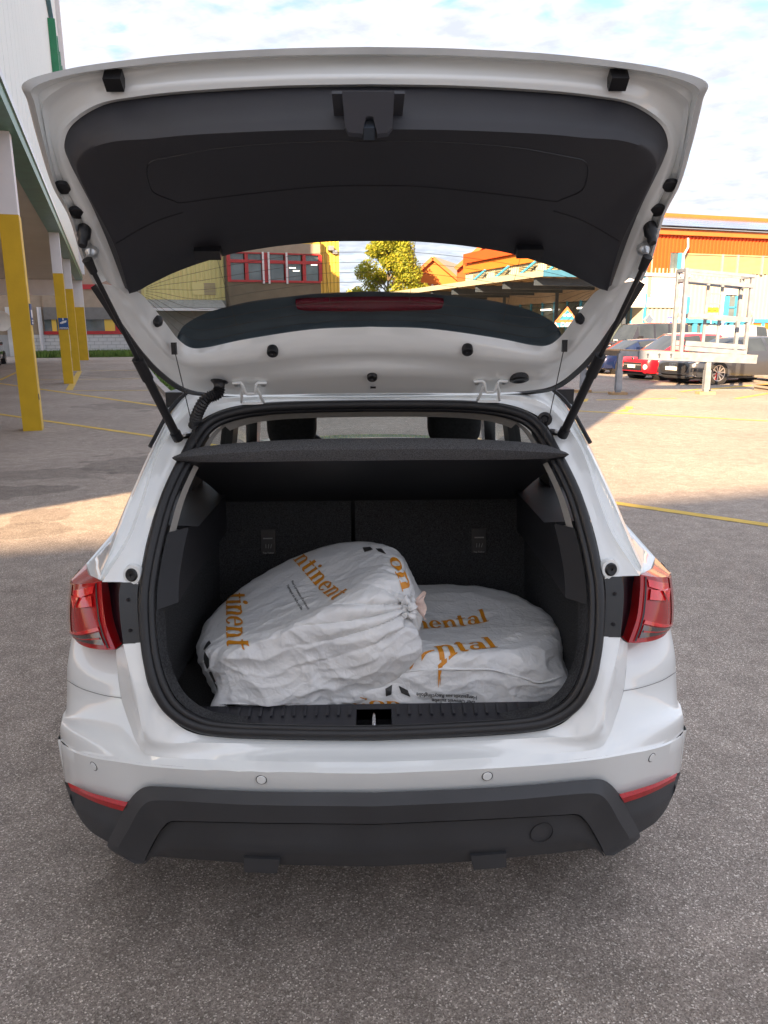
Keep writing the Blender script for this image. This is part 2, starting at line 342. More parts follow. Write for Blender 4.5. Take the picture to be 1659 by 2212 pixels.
zt, zb2 = atY(74, 656, P1C[1])[2], atY(75, 702, P1C[1])[2]
mb = MB(); F1.box(mb, -.15, .15, zb2, zt, .0, .014); mb.build('plate', M_sblue, sg)
mb = MB()
for q0, q1 in ((.35, .72), (.06, .13), (.18, .24)): F1.box(mb, -.10, .12, zb2+(zt-zb2)*q0, zb2+(zt-zb2)*q1, .0141, .018)
mb.build('print', M_swhite, sg)
# green letters high on the facade
lt = thing('facade_lettering', FL.at(33, 14), 'green raised letters high on the white office facade', 'sign')
M_gsign = mat('green_letter', (.015, .20, .09), .4, var=.1)
for i in range(7):
    mb = MB(); s0 = 22+i*1.95; FL.box(mb, s0, s0+.45, 11.5, 13.9, .022, .3); FL.box(mb, s0+.46, s0+1.4, 13.3-(i % 2)*.9, 13.8-(i % 2)*.9, .022, .28); FL.box(mb, s0+.46, s0+1.3, 11.55, 12.0, .022, .29); mb.build('letter', M_gsign, lt)
mb = MB(); FL.box(mb, 18.5, 37, 10.6, 10.75, .02, .2); mb.build('rail', mat('blue_metal', (.06, .2, .33), .4, var=.1), lt)
mb = MB(); FL.box(mb, 18.5, 37, 14.6, 14.75, .02, .2); mb.build('rail', MATS['blue_metal'], lt)
# ------------------------------------------------------------------ unseen hall behind the photographer, placed and sized to shade the forecourt
hh = 15.0; Lh = hh/math.tan(SUN_EL)
q0 = np.array([-2.13-Lh*math.sin(SUN_AZ), 6.06-Lh*math.cos(SUN_AZ), 0]); dB = np.array([.967, .256, 0]); nB = np.array([.256, -.967, 0])
hall = thing('shade_hall', q0+nB*8, 'long pale hall placed unseen behind the camera to shade the forecourt', 'building')
M_beige = mat('beige_sheet', (.70, .60, .38), .55, var=.05, vscale=.8)
FB = Face(q0, dB, -nB)
mb = MB(); FB.box(mb, -40, 26, 0, hh, -14, 0); mb.build('wall', mat('white_render', (.82, .81, .80), .8, var=.03), hall)
for i in range(12):
    mb = MB(); FB.box(mb, -38+i*5.2, -34.6+i*5.2, 8.5, 11, .0, .05); mb.build('window', mat('window_dark', (.06, .07, .08), .08, var=.3), hall)
    mb = MB(); FB.box(mb, -38+i*5.2, -34.6+i*5.2, 2.5, 5, .0, .05); mb.build('window', MATS['window_dark'], hall)
# ------------------------------------------------------------------ yellow works building, far left
pb = atY(735, 640, 66.0); FY = Face((pb[0], pb[1], 0), Uv, -Vv)
wk = thing('works_building', (pb[0]-8, pb[1]-2, 0), 'yellow corrugated works building with red framed windows and a white block base', 'building')
M_yel = mat('yellow_sheet', (.72, .50, .085), .5, var=.05, vscale=.7); M_pale = mat('pale_yellow_sheet', (.66, .58, .26), .55, var=.05, vscale=.6)
M_red = mat('red_frame', (.42, .025, .03), .4, var=.08); M_block = mat('white_block', (.60, .62, .64), .85, var=.1, vscale=1.3, bump=.2, bscale=20)
M_mort = mat('mortar', (.36, .38, .40), .95); M_conc = mat('brown_concrete', (.17, .14, .10), .85, var=.18, vscale=.7)
M_glass = mat('building_glass', (.10, .13, .14), .06, var=.4, vscale=.9, spec=.8); M_shut = mat('shutter_grey', (.17, .17, .17), .6, var=.1)
M_gbeige = mat('greige_panel', (.34, .28, .22), .8, var=.08)
def fbox(F, px, o0, o1, m, name, par):
    mb = MB(); F.box(mb, *px, o0, o1); return mb.build(name, m, par)
a_r = FY.sz(735, 600)[0]; a_l = FY.sz(300, 600)[0]; a_ll = FY.sz(-20, 740)[0]; ztop = FY.sz(713, 515)[1]+1.2
fbox(FY, (a_ll, a_r, 0, 8.4), -12, -.25, M_gbeige, 'core_wall', wk)
aw1 = FY.sz(486, 600)[0]; aw2 = FY.sz(687, 600)[0]; zaw = FY.sz(400, 648)[1]
gxl = FY.sz(303, 600)[0]; mb = MB(); FY.corr(mb, gxl, aw1, zaw, 9.6, .34, .07, -.2); mb.build('corrugated_wall', M_pale, wk)
mb = MB(); FY.corr(mb, aw2, a_r, 0, 11.4, .34, .07, -.2); mb.build('corrugated_wall', M_yel, wk)
fbox(FY, (aw2, a_r, 0, 11.4), -12, -.21, M_yel, 'tower_wall', wk)
# vent grille
v0 = FY.px(455, 627, 497, 652); v0 = FY.px(415, 610, 468, 637)
fb = fbox(FY, v0, -.13, -.09, M_pale, 'vent_panel', wk)
for k in range(9):
    zz_ = v0[2]+(v0[3]-v0[2])*(k+.5)/9; fbox(FY, (v0[0]+.9, v0[1]-.05, zz_-.035, zz_+.02), -.089, -.05, M_gbeige, 'slat', fb)
# red window block
bx0, bx1, bz0, bz1 = FY.px(486, 546, 687, 613)
fbox(FY, (bx0, bx1, 0, bz0), -.2, .9, M_conc, 'bay_wall', wk); fbox(FY, (bx0, bx1, bz1, bz1+.75), -.2, .95, M_gbeige, 'bay_lintel', wk)
fbox(FY, (bx0-.05, bx1+.02, bz1+.76, bz1+1.2), -.2, .7, M_yel, 'bay_cap', wk)
wz = bz0+(bz1-bz0)*.70; wd = (bx1-bx0)
edges = [0, .175, .365, .40, .445, .60, .64, .79, 1.0]
win = [(0.0, .175), (.195, .36), (.445, .60), (.635, .79), (.82, .985)]
for (e0, e1) in win:
    for (q0_, q1_) in ((bz0+.16, wz-.12), (wz+.12, bz1-.1)):
        p_ = fbox(FY, (bx0+wd*e0+.08, bx0+wd*e1-.02, q0_, q1_), .70, .74, M_glass, 'window_pane', wk)
fbox(FY, (bx0, bx1, bz0, bz0+.16), .6, .97, M_red, 'window_sill', wk); fbox(FY, (bx0, bx1, wz-.12, wz+.12), .6, .93, M_red, 'window_rail', wk); fbox(FY, (bx0, bx1, bz1-.1, bz1), .6, .96, M_red, 'window_head', wk)
for e in (0, .185, .365, .405, .61, .805, .985): fbox(FY, (bx0+wd*e-.02, bx0+wd*e+(.25 if e not in (.365,) else .3), bz0+.16, bz1-.1), .6, .92, M_red, 'window_post', wk)
for e in (.372, .432, .625): fbox(FY, (bx0+wd*e-.06, bx0+wd*e+.08, bz0-.1, bz1+.05), .93, 1.06, M_wpost, 'downpipe', wk)
for k, q in ((.66, .5), (.70, .4), (.9, .62)): fbox(FY, (bx0+wd*k, bx0+wd*(k+.07), bz0+(bz1-bz0)*q, bz0+(bz1-bz0)*q+.07), .745, .76, mat('lit_tube', (.9, .8, .7), .5, emis=(1, .85, .7, .8)), 'ceiling_lamp', wk)
# canopy roof below the pale wall
az0 = FY.sz(330, 672)[1]; aL = FY.sz(318, 660)[0]
mb = MB(); n_ = 46; rows = [[], []]
for i in range(n_*2+1):
    a = aL+(aw1-.3-aL)*i/(n_*2); dz = .05*(i % 2)
    rows[0].append(FY.at(a, zaw+dz, -.1)); rows[1].append(FY.at(a, az0+.2+dz, 2.0))
mb.grid(rows); mb.build('canopy_roof', mat('fibre_cement', (.33, .33, .32), .8, var=.15), wk)
fbox(FY, (aL, aw1-.3, az0-.02, az0+.19), 1.95, 2.15, M_wpost, 'gutter', wk)
fbox(FY, (gxl, aw1, 0, zaw), -.28, -.05, mat('grey_block_wall', (.30, .30, .29), .9, var=.1), 'annex_wall', wk)
# block base, sill, shutters
gx0, gx1 = a_ll, FY.sz(304, 700)[0]
zs0 = FY.sz(210, 722)[1]; zs1 = FY.sz(210, 715)[1]; zw1 = FY.sz(210, 690)[1]; zsh = FY.sz(210, 664)[1]; zbt = FY.sz(210, 625)[1]
fbox(FY, (gx0, gx1, 0, zs0), -.3, -.02, M_mort, 'base_wall', wk)
bw, bh = .62, zs0/6
bme = MB().box((0, 0, 0), (bw-.03, .06, bh-.03)).mesh('block'); bme.materials.append(M_block)
b0 = FY.sz(60, 740)[0]; angU = math.atan2(Uv[1], Uv[0]); nb = int((FY.sz(320, 740)[0]-b0)/bw)
for r in range(6):
    for c_ in range(nb):
        p_ = FY.at(b0+(c_+.5*(r % 2)+.5)*bw, bh*(r+.5), 0)
        child_local('block', bme, wk, Matrix.Translation(p_) @ Matrix.Rotation(angU, 4, 'Z'))
fbox(FY, (FY.sz(96, 720)[0], gx1, zs0, zs1), -.3, .12, M_red, 'sill', wk)
fbox(FY, (FY.sz(96, 700)[0], gx1, zs1, zw1), -.24, -.12, M_glass, 'window_band', wk)
for x0, x1, m_ in ((226, 248, M_yel), (249, 272, M_red), (112, 122, M_yel), (286, 300, M_yel)):
    fbox(FY, (FY.sz(x0, 700)[0], FY.sz(x1, 700)[0], zs1, zw1), -.11, -.08, m_, 'window_infill', wk)
fbox(FY, (FY.sz(94, 680)[0], gx1, zw1, zsh), -.24, .03, M_shut, 'roller_shutter', wk)
fbox(FY, (FY.sz(94, 680)[0], gx1, zsh, zbt), -.25, -.03, M_gbeige, 'upper_panel', wk)
fbox(FY, (FY.sz(94, 680)[0], gx1, zbt, zbt+.35), -.25, .06, M_red, 'red_band', wk)
for x0, x1 in ((15, 24), (84, 92)): fbox(FY, (FY.sz(x0, 700)[0], FY.sz(x1, 700)[0], 0, zsh), -.1, .12, M_block, 'pier', wk)
p0 = FY.sz(86, 700)[0]; mb = MB(); mb.tube([FY.at(p0, 0, .3), FY.at(p0, zsh, .3)], .09, 8); mb.build('drain_pipe', M_wpost, wk, smooth=40)
# camera box on the tower
lp = thing('floodlight', FY.at(FY.sz(832/1.157, 538)[0], FY.sz(713, 538)[1], .1), 'small floodlight fixed high on the yellow tower wall', 'lamp')
a_, z_ = FY.sz(713, 537); mb = MB(); FY.box(mb, a_-.2, a_+.25, z_-.15, z_+.2, -.13, .25); mb.build('housing', M_alu, lp)
mb = MB(); FY.box(mb, a_+.2, a_+.6, z_-.4, z_-.1, -.13, .1); mb.build('bracket', M_alu, lp)
# dish
dc = FY.at(FY.sz(4, 694)[0], FY.sz(4, 694)[1], .5); ds = thing('satellite_dish', dc, 'grey satellite dish on the block wall behind the posts', 'dish')
MB().lathe(dc, -Vv+Uv*.5, [(.01, 0), (.35, .03), (.6, .1), (.72, .18), (.70, .19), (.58, .12), (.3, .05), (.01, .02)], 20).build('reflector', mat('dish_grey', (.5, .48, .44), .6), ds, smooth=50)
MB().tube([dc, dc+Vv*.6], .05, 6).build('arm', M_alu, ds)
# ------------------------------------------------------------------ halls and workshop, right
M_or = mat('orange_sheet', (.58, .075, .008), .5, var=.05, vscale=.6); M_or2 = mat('light_orange_sheet', (.56, .165, .018), .5, var=.05, vscale=.6)
M_cream = mat('cream_sheet', (.42, .40, .31), .6, var=.04, vscale=.7); M_blue = mat('blue_frame', (.05, .27, .45), .45, var=.08)
M_blind = mat('blind_slat', (.36, .30, .17), .6, var=.06); M_steel = mat('dark_steel', (.05, .065, .09), .5, var=.15); M_wood = mat('wood', (.42, .27, .14), .7, var=.25, vscale=6)
M_pv = mat('solar_glass', (.02, .025, .05), .12, var=.3, vscale=2, coat=.5); M_redor = mat('orange_trim', (.50, .14, .03), .5, var=.06)
def gable_hall(name, label, xl, xr, xa, ye, ya, Y, m, roofm):
    """gable front facing the yard, eaves at photo (xl, ye), apex (xa, ya), distance Y"""
    l, r, ap = atY(xl, ye, Y), atY(xr, ye, Y), atY(xa, ya, Y)
    t = thing(name, ((l[0]+r[0])/2, Y, 0), label, 'building')
    zt = l[2]
    MB().poly([(l[0], Y, 0), (r[0], Y, 0), (r[0], Y, zt), (ap[0], Y, ap[2]), (l[0], Y, zt)], (0, .3, 0)).build('gable_wall', m, t)
    b = Vector((10, 28, 0))
    for s, (p, q) in enumerate(((l, ap), (ap, r))):
        d = Vector((p[0]-q[0], 0, p[2]-q[2])); k = .3/d.length*(1 if s == 0 else -1)
        P = [(p[0], Y-.35, p[2]), (q[0], Y-.35, q[2])]
        if s == 0: P[0] = (p[0]+d.x*k, Y-.35, p[2]+d.z*k)
        else: P[1] = (q[0]+d.x*k, Y-.35, q[2]+d.z*k)
        mb = MB(); v = [Vector(P[0]), Vector(P[1]), Vector(P[1])+b, Vector(P[0])+b]; mb.poly(v, (0, 0, .22)); mb.build('roof_slope', roofm, t)
        MB().bar(Vector(P[0])+Vector((0, -.06, .02)), Vector(P[1])+Vector((0, -.06, .02)), .12, .34).build('verge_board', M_redor, t)
    return t, l, r, ap
t1_, l_, r_, a_ = gable_hall('orange_gable_hall', 'orange gabled hall with a small white pointed door', 881, 992, 934, 607, 558, 84, M_or2, M_cream)
dx0, dz0 = atY(924, 640, 83.9), atY(934, 613, 83.9); dx1 = atY(944, 640, 83.9)
MB().poly([(dx0[0], 83.85, 0), (dx1[0], 83.85, 0), (dx1[0], 83.85, atY(944, 625, 83.9)[2]), (dz0[0], 83.85, dz0[2]), (dx0[0], 83.85, atY(924, 625, 83.9)[2])], (0, .12, 0)).build('pointed_door', M_swhite, t1_)
t2_, *_ = gable_hall('orange_shed_hall', 'tall deep orange shed rising behind the glazed canopy', 988, 1330, 1160, 577, 430, 70, M_or, M_or)
K = np.array([15.6, 44.0, 0]); FW = Face(K, Uv, -Vv); FS = Face(K, Vv, -Uv)
ws = thing('workshop', K+Uv*8+Vv*8, 'cream corrugated workshop with orange fascia, blue frames and solar roof', 'building')
EV = 7.05
mb = MB(); mb.poly([FW.at(0.25, 0, -.25), FW.at(26, 0, -.25), FW.at(26, 0, -23.5), FW.at(0.25, 0, -23.5)], (0, 0, EV-.05)); mb.build('core_wall', M_cream, ws)
mb = MB(); FW.corr(mb, 0, 24, 1.2, 5.0, .3, .05, -.2); mb.build('corrugated_wall', M_cream, ws)
s_l = FW.sz(1452, 560)[0]; zwb = FW.sz(1500, 588)[1]; zwt = FW.sz(1500, 547)[1]; zfb = FW.sz(1440, 589)[1]
mb = MB(); FW.corr(mb, 0, s_l, zfb-.05, EV-.3, .26, .05, -.18); mb.build('orange_panel', M_or, ws)
mb = MB(); FW.corr(mb, s_l, 24, zwt+.02, EV-.3, .26, .05, -.18); mb.build('orange_fascia', M_or, ws)
fbox(FW, (-.1, 24, EV-.28, EV+.02), -.2, .12, M_redor, 'gutter', ws)
fbox(FW, (s_l-3.0, s_l+1.3, zfb-.2, zfb-.04), -.2, .1, M_wpost, 'string_course', ws)
# window strip with blinds
fbox(FW, (s_l, 24, zfb, zwt), -.24, -.2, M_glass, 'window_band', ws)
for x0, x1 in ((1480, 1560), (1563.5, 1594), (1596, 1647), (1650, 1720)):
    q0_, q1_ = FW.sz(x0, 566)[0], FW.sz(x1, 566)[0]
    bl = fbox(FW, (q0_, q1_, zwt-.08, zwt), -.19, -.08, M_blind, 'blind_box', ws)
    for k in range(14):
        z_ = zfb+.06+(zwt-zfb-.16)*k/14; mb = MB(); FW.box(mb, q0_, q1_, z_, z_+.055, -.17, -.11); mb.build('slat', M_blind, bl)
for x in (1475, 1561.8, 1595, 1648.5): s_ = FW.sz(x, 566)[0]; fbox(FW, (s_-.07, s_+.07, zfb, zwt), -.19, -.02, M_alu, 'mullion', ws)
s_ = FW.sz(1471, 566)[0]; fbox(FW, (s_-.1, s_+.1, zfb, zwt), -.19, -.03, M_blue, 'mullion', ws)
# downpipe
pp = [(1481, 515), (1481, 535), (1475, 546), (1472, 552), (1470, 592)]
mb = MB(); mb.tube([FW.at(*FW.sz(x, y), .2) for x, y in pp]+[FW.at(FW.sz(1470, 592)[0], 0.2, .2)], .055, 8); mb.build('downpipe', M_wpost, ws, smooth=40)
# lower blue windows, doors
def wrect(x0, y0, x1, y1, o0, o1, m, nm): return fbox(FW, FW.px(x0, y0, x1, y1), o0, o1, m, nm, ws)
fbox(FW, (FW.sz(1462, 700)[0], 24, 0, 1.2+.65), -.2, -.12, M_glass, 'lower_glazing', ws)
zl1 = FW.sz(1560, 693)[1]
for x in (1466, 1478, 1502, 1520, 1537, 1549, 1566, 1580, 1603, 1622, 1648, 1668): s_ = FW.sz(x, 700)[0]; fbox(FW, (s_-.12, s_+.14, 0, zl1), -.11, .02, M_blue, 'door_frame', ws)
fbox(FW, (FW.sz(1462, 700)[0], 24, zl1-.12, zl1+.1), -.12, .06, M_blue, 'door_head', ws)
for x0, x1 in ((1626, 1645), (1651, 1666)): wrect(x0, 697, x1, 724, -.1, -.02, M_or2, 'orange_door')
wrect(1574, 601, 1594, 637, -.14, -.06, mat('mauve_panel', (.50, .46, .52), .6), 'panel'); wrect(1572, 640, 1594, 688, -.14, -.08, M_glass, 'window'); wrect(1569, 639, 1573, 690, -.14, -.03, M_blue, 'window_frame'); wrect(1591, 639, 1595, 690, -.14, -.03, M_blue, 'window_frame'); wrect(1573, 662, 1591, 666, -.07, -.03, M_blue, 'window_frame')
wrect(1472, 600, 1482, 640, -.14, -.06, MATS['mauve_panel'], 'panel'); wrect(1476, 641, 1485, 690, -.14, -.08, M_glass, 'window'); wrect(1484, 641, 1488, 690, -.14, -.03, M_blue, 'window_frame')
# side wall: windows, braces, orange top
mb = MB(); FS.corr(mb, 0, 24, 4.6, EV-.75, .3, .04, -.2); mb.build('side_sheet', M_cream, ws)
fbox(FS, (-.02, 24, EV-.72, EV-.05), -.2, .05, M_or2, 'side_fascia', ws)
fbox(FS, (-.02, 24.2, EV-.05, EV+.85), -.2, -.02, M_or, 'side_parapet', ws)
for i in range(6):
    w0 = 1.2+i*3.8
    b_ = fbox(FS, (w0, w0+2.2, 4.95, 6.2), -.16, -.1, M_glass, 'window', ws)
    for k in range(10): z_ = 5.0+k*.12; mb = MB(); FS.box(mb, w0+.03, w0+2.17, z_, z_+.06, -.099, -.05); mb.build('slat', M_blind, b_)
    mb = MB(); mb.bar(FS.at(w0-.6, 6.3, .2), FS.at(w0+2.0, 4.75, 1.1), .14, .14); mb.build('roof_brace', M_blue, ws)
# roof with solar panels
mb = MB(); e0, e1 = FW.at(-.3, EV+.03, .3), FW.at(24, EV+.03, .3); r0_, r1_ = FW.at(-.3, EV+2.45, -11), FW.at(24, EV+2.45, -11); b0_, b1_ = FW.at(-.3, EV+.03, -23.5), FW.at(24, EV+.03, -23.5)
mb.add([e0, e1, r1_, r0_, b0_, b1_], [(0, 1, 2, 3), (3, 2, 5, 4)]); mb.build('roof', M_alu, ws); MB().poly([e0-Zv*.02, r0_-Zv*.02, b0_-Zv*.02], -Uv*.05).build('roof_gable', M_or, ws)
sv = (r0_-e0); su = (e1-e0)/np.linalg.norm(e1-e0); nn = np.cross(su, sv); nn /= np.linalg.norm(nn)
pvm = None
for r in range(5):
    for c_ in range(12):
        a0 = e0+su*(.3+c_*1.75)+sv*(.06+r*.178)+nn*.06; v = [a0, a0+su*1.70, a0+su*1.70+sv*.172, a0+sv*.172]
        mb = MB(); mb.poly(v, nn*.04); mb.build('solar_panel', M_pv, ws)
mb = MB(); mb.bar(r0_+Zv*.1, r1_+Zv*.1, .5, .25); mb.build('ridge_cap', M_redor, ws)
c_ = r0_+(r1_-r0_)*.24; mb = MB(); mb.box((c_[0], c_[1], c_[2]+.3), (.6, .6, .6)); mb.build('roof_vent', M_alu, ws)
# billboard on the wall
bb = thing('wall_billboard', FW.at(2, 4), 'large white information board fixed to the cream workshop wall', 'sign')
B_ = FW.px(1352, 592, 1466, 664); fbox(FW, B_, -.14, -.04, M_swhite, 'board', bb)
M_ink = mat('grey_print', (.30, .28, .30), .6); M_ink2 = mat('pale_print', (.62, .60, .62), .6); M_ink3 = mat('red_print', (.62, .42, .40), .6)
def ptube(pts, r, m, nm, par):
    mb = MB(); [mb.bar(FW.at(*FW.sz(*a), -.03), FW.at(*FW.sz(*b), -.03), r, .01, up=-Vv) for a, b in zip(pts, pts[1:])]; mb.build(nm, m, par)
ptube([(1404, 603), (1442, 604), (1442, 611), (1404, 611)], .03, M_ink, 'print_line', bb); ptube([(1442, 607), (1458, 607)], .03, M_ink, 'print_line', bb); ptube([(1404, 611), (1402, 615), (1396, 615)], .03, M_ink, 'print_line', bb)
for y, x1 in ((626, 1421), (633, 1417), (640, 1410)): ptube([(1390, y), (x1, y+.6)], .1, M_ink3, 'print_line', bb)
for i in range(60):
    u, v = random.random(), random.random()
    if u*.9+.25 > v: x, y = 1425+u*38, 600+ (1-v)*0+ (v*60); ptube([(x, y), (x+1.6, y-1.6)], .07, M_ink2, 'print_dot', bb)
# canopy on the yard side
C0 = np.array([9.3, 42.0, 0]); zc0 = 4.55; Lc = 24.0; Wc = float(np.linalg.norm((K-C0)[:2]))
cp = thing('glazed_canopy', C0+Uv*3+Vv*10, 'pale flat canopy on dark steel beams before the blue framed shopfront', 'canopy')
def cbox(u0, u1, v0, v1, z0, z1, m, nm):
    mb = MB(); P = [C0+Uv*u+Vv*v for u, v in ((u0, v0), (u1, v0), (u1, v1), (u0, v1))]; mb.poly([(p[0], p[1], z0) for p in P], (0, 0, z1-z0)); return mb.build(nm, m, cp)
cbox(0, Wc-.2, 0, Lc, zc0, zc0+.12, M_cream, 'deck'); cbox(-.08, 0.0, 0, Lc, zc0-.12, zc0+.2, M_cream, 'edge_board'); cbox(-.08, Wc-.2, -.1, -.0, zc0-.13, zc0+.21, MATS['blue_metal'] if 'blue_metal' in MATS else M_blue, 'front_gutter')
for i in range(7): cbox(.1, Wc-.25, 1.0+i*3.6, 1.24+i*3.6, zc0-.52, zc0-.13, M_steel, 'beam')
for i in range(7): cbox(.5+i*.8, .62+i*.8, .05, Lc, zc0-.128, zc0-.002, M_wood, 'purlin')
for i in range(4): mb = MB(); p = C0+Uv*(Wc-.6)+Vv*(1.1+i*7.2); mb.box((p[0], p[1], (zc0-.5)/2), (.2, .2, zc0-.52)); mb.build('column', M_steel, cp)
for i in range(14):
    w0 = .4+i*1.55
    fbox(FS, (w0, w0+1.4, .15, 3.4), -.1, -.04, M_glass, 'shop_pane', ws); fbox(FS, (w0-.15, w0-.0, 0, 3.5), -.14, .04, M_blue, 'shop_mullion', ws)
fbox(FS, (0, 22, 3.45, 4.55), -.2, .02, M_gbeige, 'shop_lintel', ws)
for v in (5.2, 9.6): mb = MB(); mb.bar(FS.at(v, 3.0, .3), FS.at(v+1.2, 3.0, .3), .1); mb.build('strip_lamp', MATS['lit_tube'], ws)
fbox(FS, (-.02, 1.3, .1, 3.6), .03, .1, M_blue, 'door_leaf', ws); fbox(FS, (.15, 1.1, .3, 3.3), .101, .12, M_cream, 'door_panel', ws)
# triangular sign
ts = thing('triangular_sign', atZ(1226, 760), 'blue triangular sign with orange border before the canopy', 'sign'); Yt = 38.0
M_obord = mat('sign_orange', (.55, .16, .05), .5); M_sbl2 = mat('sign_cyan', (.03, .22, .36), .5)
MB().poly([atY(x, y, Yt) for x, y in ((1198, 696), (1250, 696), (1226, 662))], (0, .06, 0)).build('border', M_obord, ts)
MB().poly([atY(x, y, Yt-.02) for x, y in ((1207, 691), (1243, 691), (1226, 669))], (0, .015, 0)).build('face', M_sbl2, ts)
MB().poly([atY(x, y, Yt) for x, y in ((1202, 706.5), (1247, 706.5), (1247, 697), (1202, 697))], (0, .06, 0)).build('name_plate', M_sbl2, ts)
lettering('A. DEGEN', .30, atY(1225, 701.5, Yt-.03), (1, 0, 0), (0, 0, 1), M_swhite, ts, .006)
lettering('GMBH', .17, atY(1226, 681, Yt-.04), (1, 0, 0), (0, 0, 1), M_swhite, ts, .004)
for x in (1204, 1245): p = atY(x, 706.5, Yt); mb = MB(); mb.box((p[0], Yt+.03, p[2]/2), (.08, .05, p[2])); mb.build('leg', M_obord, ts)
# ------------------------------------------------------------------ signs before the workshop
def psign(x0, y0, x1, y1, Y, label, arrow=False):
    c = atY((x0+x1)/2, (y0+y1)/2, Y); w_, h_ = abs(atY(x1, y0, Y)[0]-atY(x0, y0, Y)[0]), abs(atY(x0, y0, Y)[2]-atY(x0, y1, Y)[2])
    t = thing('parking_sign', (c[0], Y, 0), label, 'sign')
    MB().box((c[0], Y, c[2]), (w_, .03, h_)).build('plate', mat('parking_blue', (.03, .06, .33), .4), t)
    lettering('P', h_*.85, (c[0], Y-.02, c[2]), (1, 0, 0), (0, 0, 1), M_swhite, t, .02)
    MB().tube([(c[0], Y+.04, 0), (c[0], Y+.04, c[2]+h_*.4)], .03, 8).build('pole', M_alu, t); return t, c, w_, h_
psign(1441, 684.5, 1451.5, 704, 41.0, 'blue parking sign on a pole behind the dark off-roader')
t, c, w_, h_ = psign(1559, 690, 1565.5, 704, 40.0, 'narrow blue parking sign with a white plate below it, behind the steel rack')
MB().box((c[0], 39.99, c[2]-h_*.85), (w_, .03, h_*.6)).build('lower_plate', M_swhite, t)
t = thing('direction_sign', atY(1540, 715, 39), 'yellow arrow shaped direction sign with dark lettering', 'sign')
MB().poly([atY(x, y, 39.0) for x, y in ((1524, 675.2), (1524, 664), (1551, 664), (1557, 669.5), (1551, 675.2))], (0, .03, 0)).build('plate', mat('sign_yellow', (.72, .44, .02), .45), t)
lettering('Waschbahn', .15, atY(1538, 669.8, 38.97), (1, 0, 0), (0, 0, 1), mat('sign_dark', (.22, .08, .02), .5), t, .004)
p = atY(1538, 670, 39.06); MB().tube([(p[0], 39.07, 0), (p[0], 39.07, p[2]+.2)], .03, 8).build('pole', M_alu, t)
t = thing('traffic_mirror', atY(1403, 715, 40.0), 'diamond shaped mirror on a post above the dark off-roader', 'mirror')
MB().poly([atY(x, y, 40.0) for x, y in ((1390, 691), (1403, 707), (1416, 692), (1404, 675))], (0, .08, 0)).build('rim', M_cream, t)
MB().poly([atY(x, y, 39.97) for x, y in ((1393, 691), (1403, 702), (1411, 690), (1403, 679))], (0, .02, 0)).build('mirror_face', mat('mirror', (.6, .6, .6), .05, metal=1), t)
p = atY(1403, 700, 40.1); MB().tube([(p[0], 40.12, 0), (p[0], 40.12, p[2])], .035, 8).build('pole', M_alu, t)
# ------------------------------------------------------------------ steel rack on a timber topped bench
M_galv = mat('galvanised_steel', (.25, .28, .33), .45, metal=.3, var=.22, vscale=5, detail=8); M_ply = mat('plywood', (.50, .34, .20), .7, var=.2, vscale=4)
YB = 19.9
bn = thing('steel_bench', atZ(1430, 850), 'galvanised steel bench with plywood top on wooden foot blocks', 'bench')
A = lambda x, y, dy=0: Vector(atY(x, y, YB))+Vector((0, dy, 0))
mb = MB(); mb.poly([A(1296, 756), A(1637, 770), A(1637, 770, .9), A(1296, 756, .9)], (0, 0, .035)); mb.build('top', M_ply, bn)
mb = MB(); mb.bar(A(1378, 766.5, -.05), A(1632, 776, -.05), .07, .22); mb.build('side_beam', M_galv, bn)
mb = MB(); mb.bar(A(1338, 763.5, -.03), A(1378, 765, -.03), .05, .14); mb.build('side_beam', M_galv, bn)
mb = MB(); mb.bar(A(1300, 761, .9), A(1637, 774, .9), .07, .18); mb.build('side_beam', M_galv, bn)
for x in (1397, 1421.5, 1447): mb = MB(); mb.box(A(x, 768.5, -.088), (.03, .008, .11)); mb.lathe(A(x, 765.8, -.085), (0, -1, 0), [(.032, 0), (.032, .008)], 12); mb.build('keyhole', M_steel, bn)
for x in (1461, 1480): mb = MB(); mb.box(A(x, 770, -.09), (.16, .02, .1)); mb.build('bracket', M_galv, bn)
for (xa, ya, xb, yb, dy) in ((1340, 763, 1331, 847, 0), (1530, 779, 1522, 849, 0), (1284, 758, 1278, 826, .9)):
    a = A(xa, ya, dy); b = A(xb, yb, dy); b = Vector((a.x, a.y, .06))
    mb = MB(); mb.bar(b, a, .12, .12); mb.box(b+Vector((0, 0, .3)), (.15, .15, .5)); mb.build('leg', M_galv, bn)
    MB().box((b.x, b.y, .03), (.42, .3, .06)).build('foot_block', M_wood, bn)
rk = thing('steel_rack', A(1540, 768), 'tall galvanised steel frame with cross beams and a ladder on the bench', 'rack')
for (xa, ya, xb, yb) in ((1484, 581, 1471, 768), (1626, 596, 1607, 771)):
    for dy in (0, .55):
        mb = MB(); a, b = A(xa, ya, dy), A(xb, yb, dy); b = Vector((a.x*.35+b.x*.65, b.y, b.z)); mb.bar(a, b, .10, .08); mb.build('upright', M_galv, rk)
for (xa, ya, xb, yb, h) in ((1486, 584, 1629, 597, .09), (1486, 604, 1624, 618, .12), (1484, 680, 1614, 691, .14), (1479, 741, 1610, 750, .15), (1477, 752, 1608, 762, .13)):
    for dy in (-.06, .58):
        mb = MB(); mb.bar(A(xa, ya, dy), A(xb, yb, dy), .05, h*.8); mb.build('cross_beam', M_galv, rk)
for x, y in ((1484, 582), (1627, 597), (1484, 604), (1624, 618)): mb = MB(); mb.bar(A(x, y, -.02), A(x, y, .58), .08); mb.build('end_tie', M_galv, rk)
